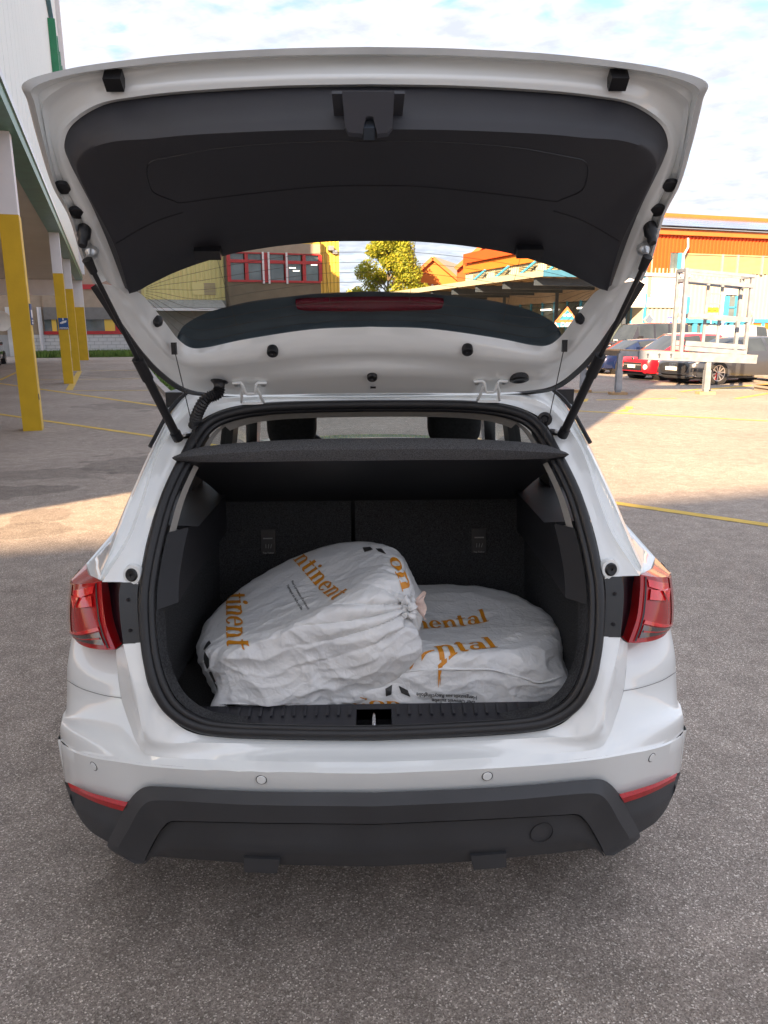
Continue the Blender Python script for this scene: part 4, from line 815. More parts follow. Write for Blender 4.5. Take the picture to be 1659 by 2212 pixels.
# plug discs low on the flange
for x, y in ((284.5, 1242),):
    p = S(x, y, .012)
    for q, sx in ((p, 1), (mirpt(p), -1)):
        ax = Vector((-.25*sx, -1, .15)); o = MB().lathe(Vector(q), ax, [(.017, -.01), (.017, .002), (.0135, .006), (.004, .0045), (.003, .001)], 20).build('grommet', M_blackin, car, smooth=40)
        MB().lathe(Vector(q), ax, [(.028, -.012), (.024, .0005), (.0172, .0005)], 24).build('grommet_seat', M_paint, o, smooth=40)
# black edge strip of the side glass
mb = MB(); k = [R2b[i] for i in (3, 4, 5)]; mb.tube(cat([p+np.array([-.004, -.012, 0]) for p in k], 6), .006, 8); pair(mb, 'glass_edge_strip', M_blackin)
# ------------------------------------------------------------------ shoulder above the lamp
sh_in = [atY(250, 1159, 2.045), atY(242, 1183, 2.01), atY(233, 1205, 1.98), atY(224, 1228, 1.955), atY(219, 1255, 1.93)]
sh_out = [atY(250, 1158, 2.30), atY(231, 1177, 2.24), atY(214, 1196, 2.19), atY(200, 1207, 2.15), atY(186, 1218, 2.10)]
sh_mid = [atY(250, 1158.5, 2.15), atY(237, 1180, 2.12), atY(223, 1201, 2.085), atY(211, 1220, 2.05), atY(196, 1243, 2.0)]
sh_far = [p+np.array([-.03, .45, .02]) for p in sh_out]
mb = loft([sh_in, sh_mid, sh_out, sh_far], 4, 4); pair(mb, 'rear_shoulder', M_paint)
# ------------------------------------------------------------------ tail lamps
def lamp_grid():
    inn = [(219, 1255), (221, 1292), (229, 1349), (249, 1403)]; out = [(154, 1251), (149, 1303), (150, 1355), (158, 1368)]
    yi = [1.905, 1.875, 1.835, 1.80]; yo = [2.06, 2.035, 2.01, 1.985]
    A_ = cat([atY(*p, y) for p, y in zip(inn, yi)], 6); B_ = cat([atY(*p, y) for p, y in zip(out, yo)], 6)
    rows = []
    for a, b in zip(A_, B_):
        r = []
        for u in np.linspace(0, 1, 15):
            q = a*(1-u)+b*u; q = q+np.array([-.012, -.034, .0])*math.sin(math.pi*u)**.8; r.append(q)
        rows.append(r)
    return rows
LG = lamp_grid()
top = [atY(186, 1218, 2.12), atY(191, 1240, 2.02), atY(206, 1248, 1.95)]
def lp(u, v, o=.004):
    """point on the lamp surface: u inner to outer, v top to bottom"""
    i = v*(len(LG)-1); j = u*14; i0 = int(min(i, len(LG)-2)); j0 = int(min(j, 13)); a, b = i-i0, j-j0
    q = (LG[i0][j0]*(1-a)*(1-b)+LG[i0+1][j0]*a*(1-b)+LG[i0][j0+1]*(1-a)*b+LG[i0+1][j0+1]*a*b)
    return q+np.array([-.25, -1, .1])*o
def lpatch(poly, o, m, nm, par, n=6):
    """quad in lamp coordinates laid on the lamp surface"""
    rows = [[lp(*((np.array(poly[0])*(1-s)+np.array(poly[1])*s)*(1-t)+(np.array(poly[3])*(1-s)+np.array(poly[2])*s)*t), o) for s in np.linspace(0, 1, n)] for t in np.linspace(0, 1, n)]
    return rows
for sx in (1, -1):
    fl = (lambda r: r) if sx == 1 else (lambda r: [[mirpt(p) for p in q] for q in r])
    tcap = [[top[0], top[1], top[2], np.array(LG[0][0])], [np.array(LG[0][14]), np.array(LG[0][9]), np.array(LG[0][4]), np.array(LG[0][0])]]
    mb = MB(); mb.grid(fl(LG)); mb.grid(fl([cat(tcap[0], 5), cat(tcap[1], 5)])); back = [[p+np.array([.05, .12, 0]) for p in r] for r in LG]
    edge = [LG[i][14] for i in range(len(LG))]; mb.grid(fl([edge, [p+np.array([-.012, .10, 0]) for p in edge]])); lowe = LG[-1]; mb.grid(fl([lowe, [p+np.array([.02, .08, .01]) for p in lowe]])); inne = [LG[i][0] for i in range(len(LG))]; mb.grid(fl([inne, [p+np.array([.012, .09, 0]) for p in inne]]))
    L0 = mb.build('tail_lamp', M_lred, car, smooth=35, merge=.0006)
    for poly, o, m, nm in (([(.66, .02), (.90, .02), (.92, .86), (.74, .80)], .003, M_lamber, 'amber_strip'), ([(.90, .0), (1, .0), (1, .55), (.93, .6)], .003, M_lamber if sx == 1 else M_lbright, 'side_strip'),
                        ([(.10, .06), (.58, .10), (.56, .24), (.12, .20)], .004, M_lbright, 'light_bar'), ([(.14, .24), (.36, .22), (.48, .36), (.13, .40)], .006, M_lbright, 'light_wedge'), ([(.36, .22), (.58, .17), (.50, .36)] + [(.48, .36)], .012, M_lbright, 'light_wedge'),
                        ([(.10, .665), (.80, .69), (.83, .74), (.09, .715)], .005, M_lbright, 'reflex_strip'), ([(.10, .735), (.80, .76), (.70, .86), (.10, .925)], .004, M_lsmoke, 'reversing_lens'), ([(.12, .81), (.70, .81), (.66, .825), (.12, .835)], .006, M_lred, 'lens_rib'), ([(.055, .02), (.075, .02), (.075, .97), (.055, .97)], .004, M_rec, 'lens_joint')):
        if nm == 'amber_strip' and sx == -1: m = M_lred
        mb = MB(); mb.grid(fl(lpatch(poly, o, m, nm, L0))); mb.grid(fl([[lp(*(np.array(poly[0])*(1-s)+np.array(poly[1])*s), o) for s in np.linspace(0, 1, 6)], [lp(*(np.array(poly[0])*(1-s)+np.array(poly[1])*s), -.004) for s in np.linspace(0, 1, 6)]])); mb.build(nm, m, L0, smooth=30)
# recess beside the lamp
rc_a = [atY(219, 1250, 1.945), atY(221, 1292, 1.93), atY(229, 1349, 1.89), atY(252, 1404, 1.84)]
rc_b = [S(262, 1259, -.012), S(257, 1284, -.008), S(259, 1330, -.004), S(266, 1390, -.002)]
rc_m = [(a+b)/2+np.array([0, .03, 0]) for a, b in zip(rc_a, rc_b)]
mb = loft([rc_a, rc_m, rc_b], 5, 3); pair(mb, 'lamp_recess', M_rec)
pl_a = [S(x, y, .004) for x, y in ((262, 1258), (257, 1284), (259, 1330), (266, 1390))]; pl_b = [S(x, y, .002) for x, y in ((300, 1258), (297, 1284), (298, 1330), (303, 1390))]
mb = loft([[p+np.array([-.002, .012, 0]) for p in pl_a], pl_a, pl_b], 4, 2); pts_ = pair(mb, 'lamp_mount_plate', M_plate2)
for x, y in ((301.5-0, 1355), (306, 1432)):
    p = S((140+ (476 if y == 1355 else 490)/2.634)/1.15732, 915.9+(1155 if y == 1355 else 1358)*.32805, .004)
    mb = MB().lathe(p, (0, -1, .1), [(.0045, 0), (.0045, .003)], 10); [k.build('screw_hole', M_rec, q) for k, q in ((MB().add(mb.v, mb.f), pts_[0]), (MB().add([(-a, b, c) for a, b, c in mb.v], mb.f), pts_[1]))]
# ------------------------------------------------------------------ recess flange, quarter corner, ledge, bumper
T0 = [(303, 1388), (309, 1430), (318, 1474), (334, 1510), (360, 1544), (406, 1579), (470, 1592), (605, 1598), (808, 1600)]
T1 = [(266, 1391), (277, 1438), (288, 1490), (300, 1540), (312, 1584), (346, 1605), (440, 1604), (605, 1608), (808, 1610)]
T2 = [(250, 1404), (254, 1450), (261, 1505), (277, 1557), (298, 1609), (328, 1633), (440, 1640), (605, 1645), (808, 1647)]
r0_ = ring(T0, S, .004); r1_ = ring(T1, S, [.0, .0, .0, .004, .010, .016, .018, .018, .018]); r1h = ring([(np.array(a)*.2+np.array(b)*.8) for a, b in zip(T0, T1)], S, [.0, .002, .004, .006, .012, .016, .014, .014, .014])
def ledge(x, y, o):                     # the top face of the bumper: nearly level, falling slightly rearwards
    return solve(x, y, lambda p: p[2]-(.672+o+.16*(p[1]-1.60)))
q2 = []
for i, (x, y) in enumerate(T2):
    if i >= 5: q = Bm(x, y, -.012 if i == 5 else -.022)
    else: q = Bm(x, y, [-.125, -.11, -.085, -.06, -.03][i])
    if i == 8: q[0] = 0
    q2.append(q)
mb = MB(); loft([r0_, r1h, r1_], 6, 2, mb); loft([r1_, [(a*.5+b*.5)+np.array([0, .004, -.003]) for a, b in zip(r1_, q2)], q2], 6, 2, mb)
crease = [(328, 1651), (440, 1659), (605, 1664), (808, 1666)]
cz = ring(crease, Bm, .0); cz2 = ring([(x, y-5) for x, y in crease], Bm, -.006)
mb2 = MB(); loft([q2[5:], cz], 6, 4, mb2)
# quarter corner, rows from the lamp down
sil = [(158, 1368), (147, 1428), (145, 1470), (144.5, 1505), (142, 1545), (131, 1568), (131, 1599)]
rgt = [(250, 1404), (254, 1450), (259, 1492), (263, 1513), (278, 1559), (298, 1609), (328, 1650)]
offr = [-.15, -.11, -.09, -.08, -.058, -.03, 0.0]; offl = [-.13, -.085, -.075, -.065, -.04, -.002, 0]
bot = [(131, 1599), (142, 1611), (158, 1619), (180, 1627), (215, 1635), (250, 1640), (283, 1645), (328, 1651)]
ct = [(808, 1666), (605, 1664), (440, 1659), (328, 1651), (283, 1645), (250, 1640), (215, 1635), (180, 1627), (158, 1619), (142, 1611), (131, 1599)]
ctx = [p[0] for p in cat(ct, 6)]; ct3 = cat(ring(ct, Bm, 0), 6)
def on_crease(x): return np.array([np.interp(-x, [-q for q in ctx], [p[k] for p in ct3]) for k in range(3)])
rows = []
for i in range(7):
    a = Bm(rgt[i][0], rgt[i][1], offr[i])
    xs = [.835, .862, .868, .872, .878, .893, .897][i]; b = atX(sil[i][0], sil[i][1], -xs)
    r = []
    for u in np.linspace(0, 1, 12):
        x = rgt[i][0]*(1-u)+sil[i][0]*u; y = rgt[i][1]*(1-u)+sil[i][1]*u
        if i in (5, 6):
            yy = np.interp(x, [p[0] for p in bot], [p[1] for p in bot])
            w6 = 1 if i == 6 else .45*(1-u**3)
            y = y*(1-w6)+(yy-(0 if i == 6 else 16))*w6 if u > 0 else y
        else: y += [6, 14, 14, 13, 12][i]*math.sin(math.pi*u)-(9 if i == 0 else 0)
        q = on_crease(x) if i == 6 else Bm(x, y, offr[i]*(1-u)+offl[i]*u)
        r.append(q)
    ext(r)
    rows.append(r)
cols = [cat([rows[i][j] for i in range(7)], 5) for j in range(len(rows[0]))]
mb3 = MB(); mb3.grid(cols)
ea = cols[0][-6:]; mb3.grid([ea, [q2[4]*(1-t)+q2[5]*t for t in np.linspace(0, 1, 6)]]); mb3.grid([[q2[5], q2[5]], [rows[6][0], cz[0]]])
fr_ = both(mb, 'boot_sill_frame', M_paint)
# bumper face below the crease
cb_ = [(808, 1713), (605, 1711), (440, 1705), (338, 1699.5), (296, 1711), (274, 1732), (238, 1724), (193, 1711), (168, 1701), (152, 1693), (140, 1686)]
ct2 = [(x, y+5) for x, y in ct]
a_ = ring(ct, Bm, 0); a2 = ring(ct2, Bm, [.005]*8+[.004, .003, .001]); b_ = ring(cb_, Bm, [-.012]*5+[-.014]*6)
for r in (a_, a2, b_): ext(r)
loft([a_, a2, b_], 6, 3, mb3)
mb2.v += []; mb3.add(mb2.v, mb2.f)
bump_o = both(mb3, 'bumper', M_paint, merge=.002)
# panel gap between quarter and bumper
sg_ = [(145.6, 1470), (165, 1482), (187, 1491.5), (225, 1502), (262, 1508)]
mb = MB(); mb.tube(cat([Bm(x, y, o+.0015) for (x, y), o in zip(sg_, (-.07, -.075, -.076, -.077, -.079))], 5), .0009, 6); pair(mb, 'panel_gap', M_shut)
# parking sensors
for x, y in ((204, 1654), (565, 1683)):
    p = Bm(x, y, -.002); n = Vector((p[0]*.9 if abs(p[0]) > .4 else p[0]*.25, -1, -.12))
    for q, nn_ in ((p, n), (mirpt(p), Vector((-n.x, n.y, n.z)))):
        o = MB().lathe(q, nn_, [(.0115, -.004), (.0115, .003), (.0105, .0042), (.003, .0046)], 24).build('parking_sensor', M_paint, car, smooth=40)
        nv = nn_.normalized(); ex = nv.orthogonal().normalized(); ey = nv.cross(ex)
        MB().tube([Vector(q)+nv*.0022+(ex*math.cos(a)+ey*math.sin(a))*.0122 for a in np.linspace(0, 2*math.pi, 25)[:-1]], .0011, 5, closed=True).build('sensor_gap', M_rec, o)
# reflectors
ra = [(146, 1690), (193, 1711), (238, 1724), (276, 1733)]; rb_ = [(153, 1707), (192, 1727), (230, 1742), (265, 1752)]
mb = loft([ring(ra, Bm, .004), ring([((a[0]+b[0])/2, (a[1]+b[1])/2) for a, b in zip(ra, rb_)], Bm, .010), ring(rb_, Bm, .004)], 6, 2); pair(mb, 'rear_reflector', M_refl)
# cladding: corner, hoop, lower panel
ca = [(140, 1686), (153, 1706), (192, 1726), (230, 1741), (267, 1751)]; cbk = [(152, 1715), (162, 1745), (192, 1764), (225, 1780), (252, 1790)]; cc = [(151, 1712), (168, 1760), (193, 1793), (214, 1808), (237, 1821)]
A0 = ring(ca, Bm, -.014); B0 = ring(cbk, Bm, [-.01, -.004, 0, 0, 0]); C0_ = ring(cc, Bm, [-.03, -.02, -.012, -.01, -.01])
D0 = [p+np.array([.06, .22, -.01]) for p in C0_]
for r in (A0, B0, C0_, D0): r.insert(0, r[0]+np.array([-.004, .4, 0])); r.insert(1, r[1]+np.array([-.006, .10, 0]))
mb = MB(); loft([A0, B0, C0_, D0], 5, 3, mb)
g0 = ring([(140, 1684), (146, 1690), (193, 1711), (238, 1724), (276, 1733)], Bm, -.020); g1_ = ring([(150, 1708), (153, 1708), (192, 1728), (230, 1743), (267, 1753)], Bm, -.018); loft([g0, g1_], 5, 1, mb)
pair(mb, 'bumper_corner_cladding', M_clad)
F0 = [(809, 1712), (605, 1710.5), (500, 1708), (400, 1702), (354, 1699.5), (318, 1699), (296, 1710), (276, 1734), (252, 1780), (234, 1817), (238, 1835), (287, 1864)]
F1c = [(809, 1742), (605, 1740), (500, 1737), (400, 1731), (358, 1729), (328, 1730), (311, 1738), (296, 1757), (276, 1795), (256, 1830), (260, 1846), (291, 1866)]
F2c = [(809, 1780), (605, 1778), (500, 1776), (410, 1774), (376, 1773), (362, 1777), (353, 1786), (344, 1797), (330, 1822), (316, 1850), (312, 1861), (309, 1866)]
h0 = ring(F0, Bm, -.022); h0b = ring(F0, Bm, .004); h1 = ring(F1c, Bm, [.030]*8+[.026, .02, .016, .012]); h2 = ring(F2c, Bm, [.022]*6+[.018, .014, .01, .008, .006, .004]); h2b = ring(F2c, Bm, -.012)
mb = MB(); loft([h0, h0b], 6, 1, mb); loft([h0b, h1], 6, 2, mb); loft([h1, h2], 6, 2, mb); loft([h2, h2b], 6, 1, mb)
lastc = [h0[-1], h0b[-1], h1[-1], h2[-1]]
und = [p+np.array([.02, .12, .0]) for p in lastc]; mb.grid([lastc, und])
both(mb, 'bumper_hoop_cladding', M_clad, smooth=28)
F3 = [(809, 1781.5), (605, 1779.5), (500, 1777.5), (411, 1775.5), (377, 1775), (364, 1779), (355, 1788), (346, 1798), (332, 1823), (318, 1850), (314, 1861), (311, 1866)]
F4 = [(809, 1872), (605, 1868), (500, 1862), (440, 1858), (410, 1856), (390, 1854), (375, 1853), (360, 1852), (345, 1850), (328, 1852), (320, 1860), (313, 1867)]
k0 = ring(F3, Bm, -.002); k05 = ring([(np.array(a)*.35+np.array(b)*.65) for a, b in zip(F3, F4)], Bm, -.004); k1 = ring(F4, Bm, [-.03]*8+[-.02, -.012, -.01, -.008]); k2 = [p+np.array([0, .30, .01]) for p in k1]
mb = MB(); loft([k0, k05, k1, k2], 6, 3, mb); lowp = both(mb, 'bumper_lower_panel', M_clad)
p = [Bm(x, y, o) for x, y, o in ((526, 1854, -.006), (605, 1857, -.006), (598, 1887, -.012), (527, 1884, -.012))]; pb_ = [q+np.array([0, .09, 0]) for q in p]
mb = MB(); mb.add(p+pb_, [(0, 1, 2, 3), (0, 4, 5, 1), (1, 5, 6, 2), (2, 6, 7, 3), (3, 7, 4, 0)]); pair(mb, 'tow_tab', M_clad, smooth=None, merge=0)
p = Bm(1170, 1799, .001); nv = Vector((.18, -1, -.1)).normalized(); ex = nv.orthogonal().normalized(); ey = nv.cross(ex)
MB().tube([Vector(p)+(ex*math.cos(a)+ey*math.sin(a))*.029 for a in np.linspace(0, 2*math.pi, 33)[:-1]], .0013, 6, closed=True).build('tow_eye_cover', M_rec, car)
# ------------------------------------------------------------------ rubber seal
sc = [(803, 874), (640, 877), (545, 884), (480, 899), (440, 922), (409, 967), (360, 1068), (332, 1165), (317, 1240), (311, 1300), (314, 1375), (323, 1437), (340, 1492), (366, 1533), (410, 1563), (470, 1578), (605, 1584), (808, 1586)]
L_ = ring(sc, S, .010); path = L_+[mirpt(p) for p in L_[-2:0:-1]]
pp_ = cat(path, 6, closed=True)
seal = MB().tube(pp_, .0135, 12, closed=True, up=(0, 1, 0)).build('boot_seal', M_seal, car, smooth=60)
cen = np.array([0, 1.9, 1.08])
def shrink(P, k, dyv): return [np.array([q[0]*(1-k), q[1]+dyv, cen[2]+(q[2]-cen[2])*(1-k)]) for q in P]
MB().tube(shrink(pp_, .030, .004), .0095, 10, closed=True, up=(0, 1, 0)).build('seal_lip', M_seal, seal, smooth=60)
# ------------------------------------------------------------------ boot interior
i0 = shrink(pp_, .045, .012); n_i = len(i0)
half = i0[:n_i//2+1]                       # from roof centre down the viewer's left to sill centre
def wallpt(p, t):
    """inside lining: t=0 at the seal, 1 at the seat back"""
    xw = -(.545-.02*t); return np.array([p[0]*(1-min(1, t*8))+max(p[0], xw)*min(1, t*8) if p[0] < -.3 else p[0], p[1]*(1-t)+2.56*t, p[2]])
side = [p for p in half if p[0] < -.30 and .66 < p[2] < 1.10]
rows = [[p for p in side], [p+np.array([.012, .03, 0]) for p in side], [np.array([-.535, p[1]+.10, p[2]]) for p in side], [np.array([-.535, max(p[1]+.3, 2.2), p[2]]) for p in side], [np.array([-.525, 2.58, p[2]]) for p in side]]
mb = MB(); mb.grid(rows); pair(mb, 'boot_side_carpet', M_carpet, smooth=60)
# bulging wheel arch pocket on the carpet
upp = [p for p in half if p[0] < -.30 and 1.0 < p[2] < 1.40]
rows = [[p+np.array([-.002, -.004, 0]) for p in upp], [p+np.array([.030, .05, 0]) for p in upp], [np.array([-.525+.0*i, p[1]+.22, p[2]-.02]) for i, p in enumerate(upp)]]
low_tr = [p for p in half if p[0] < -.30 and .98 < p[2] < 1.16]
mb = MB(); lowrows = [[p+np.array([.004, -.002, 0]) for p in low_tr], [p+np.array([.045, .05, 0]) for p in low_tr], [np.array([-.50, p[1]+.25, p[2]]) for p in low_tr], [np.array([-.50, 2.60, p[2]]) for p in low_tr]]; mb.grid(lowrows)
tpz = low_tr[0]; mb.grid([[np.array([-.62, y, tpz[2]+.012]) for y in (tpz[1]+.04, 2.2, 2.6)], [np.array([-.46, y, tpz[2]+.0]) for y in (tpz[1]+.06, 2.2, 2.6)]])
st_ = pair(mb, 'boot_side_trim', mat('boot_side_plastic', (.018, .018, .021), .55, var=.1, vscale=6, bump=.1, bscale=700), smooth=40)
# light pillar trim strip
lt_ = [p for p in half if p[0] < -.30 and 1.12 < p[2] < 1.44]
mb = MB(); mb.grid([[p+np.array([.006, .004, 0]) for p in lt_], [p+np.array([.018, .03, 0]) for p in lt_]]); pair(mb, 'pillar_trim_strip', M_head)
hdr = [p for p in half if p[2] > 1.40]
mb = MB(); mb.grid([[p+np.array([0, .002, -.002]) for p in hdr], [p+np.array([0.012 if p[0] < -.1 else 0, .03, -.022]) for p in hdr], [p+np.array([0, .14, .0]) for p in hdr]]); both(mb, 'header_lining', M_head)
MB().add([(-.62, 1.74, .60), (.62, 1.74, .60), (.62, 2.62, .60), (-.62, 2.62, .60)], [(0, 1, 2, 3)]).add([(-.60, 1.795, .60), (.60, 1.795, .60), (.60, 1.80, .70), (-.60, 1.80, .70)], [(0, 1, 2, 3)]).build('boot_floor', M_carpet, car)
# sill plate with ribs and latch pocket
sill = MB(); sill.poly([(x, y, z) for x, y, z in ((-.50, 1.705, .694), (-.045, 1.700, .694), (-.045, 1.815, .702), (-.485, 1.815, .702))], (0, 0, -.03)); sill.poly([(.045, 1.700, .694), (.50, 1.705, .694), (.485, 1.815, .702), (.045, 1.815, .702)], (0, 0, -.03)); sill.poly([(-.0449, 1.79, .7005), (.0449, 1.79, .7005), (.0449, 1.815, .702), (-.0449, 1.815, .702)], (0, 0, -.03))
sl = sill.build('sill_plate', M_trim, car)
rib = MB().box((0, 0, 0), (.0065, .055, .006)).mesh('rib'); rib.materials.append(M_trim)
for s in (-1, 1):
    for k in range(15): child_local('rib', rib, sl, Matrix.Translation((s*(.062+k*.0285), 1.783, .7015)) @ Matrix.Rotation(s*-.10*(k/15), 4, 'Z'))
pk = MB(); pk.add([(-.044, 1.698, .694), (.044, 1.698, .694), (.044, 1.79, .70), (-.044, 1.79, .70), (-.044, 1.698, .64), (.044, 1.698, .64), (.044, 1.79, .64), (-.044, 1.79, .64)], [(4, 5, 6, 7), (0, 4, 7, 3), (1, 2, 6, 5), (3, 7, 6, 2), (0, 1, 5, 4)]).build('latch_pocket', M_blackin, car)
MB().tube([(0, 1.712, .66), (0, 1.712, .690), (0, 1.725, .696), (0, 1.765, .697), (0, 1.777, .690), (0, 1.777, .66)], .0055, 8).build('striker', M_chrome, car, smooth=60)
# seat backs with tether latches
for x0, x1, nm in ((-.535, -.072, 'seat_back'), (-.058, .535, 'seat_back')):
    mb = MB(); mb.poly([(x0, 2.46, .58), (x1, 2.46, .58), (x1, 2.56, 1.14), (x0, 2.56, 1.14)], (0, .10, 0)); mb.build(nm, M_carpet, car)
M_white_ink = mat('white_print', (.22, .22, .22), .6)
for x, y in ((580, 1170), (1034, 1168)):
    p = atP(x, y, (0, 2.52, .92), (0, -1, .1786)); 
    tb = MB().box(p, (.050, .016, .085), 0, -.17).build('tether_latch', M_blackin, car)
    MB().box(p+np.array([0, -.0125, .015]), (.032, .006, .004), 0, -.17).build('latch_bar', M_white_ink, tb)
    for k in (-1, 0, 1): MB().bar(p+np.array([k*.008, -.0118, -.02]), p+np.array([k*.010+.002, -.0118, -.006]), .0018, .002).build('latch_symbol', M_white_ink, tb)
    lettering('Top Tether', .008, p+np.array([0, -.0150, -.036]), (1, 0, 0), (0, .17, 1), M_white_ink, tb, .0002)
# parcel shelf, raised and hanging on its strings
bt = [(377, 993.5), (430, 998), (540, 998), (670, 996), (804, 995)]; ns = [(371, 989), (425, 984), (540, 976), (670, 972), (804, 971)]; tp = [(377, 985), (432, 966), (540, 955), (670, 948.5), (804, 946)]
b_r = ring(bt, lambda x, y, o: atY(x, y, 1.985)); n_r = ring(ns, lambda x, y, o: atY(x, y, 1.965)); t_r = ring(tp, lambda x, y, o: atY(x, y, 2.0))
tb_r = [np.array([p[0]*.95, 2.52, 1.125]) for p in t_r]; bb_r = [np.array([p[0]*.93, 2.50, 1.095]) for p in b_r]; b2 = [p*.55+q*.45+np.array([.02, 0, -.012]) for p, q in zip(b_r, bb_r)]
t2 = [p+np.array([0, .03, -.004]) for p in t_r]
mb = MB(); rings_ = [bb_r, b_r]; loft([tb_r, t2, t_r, [(a+b)/2+np.array([0, -.006, 0]) for a, b in zip(t_r, n_r)], n_r, [(a+b)/2+np.array([0, -.002, 0]) for a, b in zip(n_r, b_r)], b_r], 6, 2, mb)
sh = both(mb, 'parcel_shelf', M_shelf, smooth=60)
mb = MB(); loft([b_r, b2, bb_r, tb_r], 6, 1, mb); both(mb, 'shelf_underside', M_blackin, par=sh, smooth=60)
# ------------------------------------------------------------------ cabin: roof, bonnet, pillars, sides, seats
def sheet(pts, m, nm, thick=(0, 0, .02), par=car): return MB().poly(pts, thick).build(nm, m, par)
roof = MB(); ys = [2.165, 2.5, 3.0, 3.45, 3.75]; zs_ = [1.478, 1.505, 1.525, 1.52, 1.485]
roof.grid([[np.array([x, y, z-.04*(abs(x)/.58)**3]) for x in np.linspace(-.58, .58, 11)] for y, z in zip(ys, zs_)]); roof.build('roof', M_paint, car, smooth=50)
rl = MB(); rl.grid([[np.array([x, y, z-.035-.04*(abs(x)/.58)**3]) for x in np.linspace(-.57, .57, 11)] for y, z in zip(ys, zs_)]); rl.build('headlining', M_head, car, smooth=50)
for s in (-1, 1):
    mb = MB()
    for (a, b, w_, h_) in (((.62, 2.42, 1.02), (.55, 2.55, 1.47), .16, .05), ((.66, 3.32, .95), (.57, 3.28, 1.48), .13, .05), ((.68, 4.35, .98), (.56, 3.72, 1.47), .08, .06)): mb.bar((s*a[0], a[1], a[2]), (s*b[0], b[1], b[2]), h_, w_, up=(0, 1, 0))
    mb.bar((s*.575, 2.25, 1.455), (s*.575, 3.75, 1.455), .05, .05); mb.build('cabin_pillars', M_blackin, car)
    MB().add([(s*.66, 2.50, 1.02), (s*.68, 4.30, .98), (s*.57, 3.74, 1.45), (s*.57, 2.55, 1.46)], [(0, 1, 2, 3)]).build('side_window', M_sgl, car)
    # body side below the glass line
    prof_s = [(.90, .30), (.905, .55), (.895, .80), (.84, .98), (.70, 1.04)]
    sd_ = MB(); yv = [2.45, 2.9, 3.6, 4.4, 4.9, 5.3, 5.5]; wv = [1.0, 1, 1, .99, .97, .90, .74]
    sd_.grid([[np.array([s*x*w_, y, z*(1 if y < 4.3 else (1-.10*(y-4.3)))]) for x, z in prof_s] for y, w_ in zip(yv, wv)]); sd_.build('body_side', M_paint, car, smooth=50)
    sheet([(s*.60, 2.3, .98), (s*.60, 4.3, .96), (s*.60, 4.3, .35), (s*.60, 2.3, .35)], M_fabric, 'door_card', (s*.02, 0, 0))
bn_ = MB(); bn_.grid([[np.array([x*w_, y, z-.05*(abs(x)/.75)**2]) for x in np.linspace(-.75, .75, 9)] for y, z, w_ in ((4.30, 1.055, 1), (4.7, 1.03, .99), (5.2, .94, .95), (5.5, .80, .88), (5.62, .55, .84), (5.6, .3, .84))]); bn_.build('bonnet', M_paint, car, smooth=50)
MB().add([(-.62, 4.25, 1.02), (.62, 4.25, 1.02), (.54, 3.75, 1.46), (-.54, 3.75, 1.46)], [(0, 1, 2, 3)]).build('windscreen', M_sgl, car)
sheet([(-.64, 3.75, .95), (.64, 3.75, .95), (.64, 4.35, 1.0), (-.64, 4.35, 1.0)], M_blackin, 'dashboard', (0, 0, -.2))
mb = MB(); c_ = Vector((-.36, 3.66, 1.0)); ax = Vector((0, -.9, .42)).normalized(); ex = Vector((1, 0, 0)); ey = ax.cross(ex); mb.tube([c_+(ex*math.cos(a)+ey*math.sin(a))*.18 for a in np.linspace(0, 2*math.pi, 25)[:-1]], .016, 8, closed=True); mb.bar(c_-ex*.17, c_+ex*.17, .04, .03); mb.build('steering_wheel', M_blackin, car, smooth=60)
def cushion(cx_, cy_, cz_, wx, wy, wz, nm, m, e=4):
    mb = MB(); rows = []
    for i in range(13):
        ph = -math.pi/2+math.pi*i/12; rr = []
        for j in range(24):
            th = 2*math.pi*j/24; f = lambda v: math.copysign(abs(v)**(2/e), v)
            rr.append((cx_+wx/2*f(math.cos(ph))*f(math.cos(th)), cy_+wy/2*f(math.cos(ph))*f(math.sin(th)), cz_+wz/2*f(math.sin(ph))))
        rows.append(rr)
    mb.grid(rows, closed_u=True); return mb.build(nm, m, car, smooth=60)
for x0, x1 in ((578, 684), (924, 1036)):
    a, b = atY(x0, 899, 3.2), atY(x1, 945, 3.2); cushion((a[0]+b[0])/2, 3.2, 1.33, (b[0]-a[0])*1.02, .14, .30, 'headrest', M_fabric, 4.5); cushion((a[0]+b[0])/2, 3.2, .80, .50, .2, .62, 'front_seat', M_fabric, 4)
sheet([(-.6, 2.3, .33), (.6, 2.3, .33), (.6, 4.3, .33), (-.6, 4.3, .33)], M_fabric, 'cabin_floor'); MB().box((-.065, 2.60, .86), (.06, .02, .56)).build('seat_gap_backing', M_blackin, car)  # dark backing added to close the light gap between the seat backs
cushion(0, 2.75, .55, 1.15, .5, .3, 'rear_bench', M_fabric, 5)
MB().box((0, 3.55, .30), (1.45, 2.9, .14)).build('underbody', M_blackin, car)
# wheels
for y in (2.33, 4.9):
    for s in (-1, 1): wheel(car, (s*.76, y, .325), (s, 0, 0), .325, .205, None, 10)
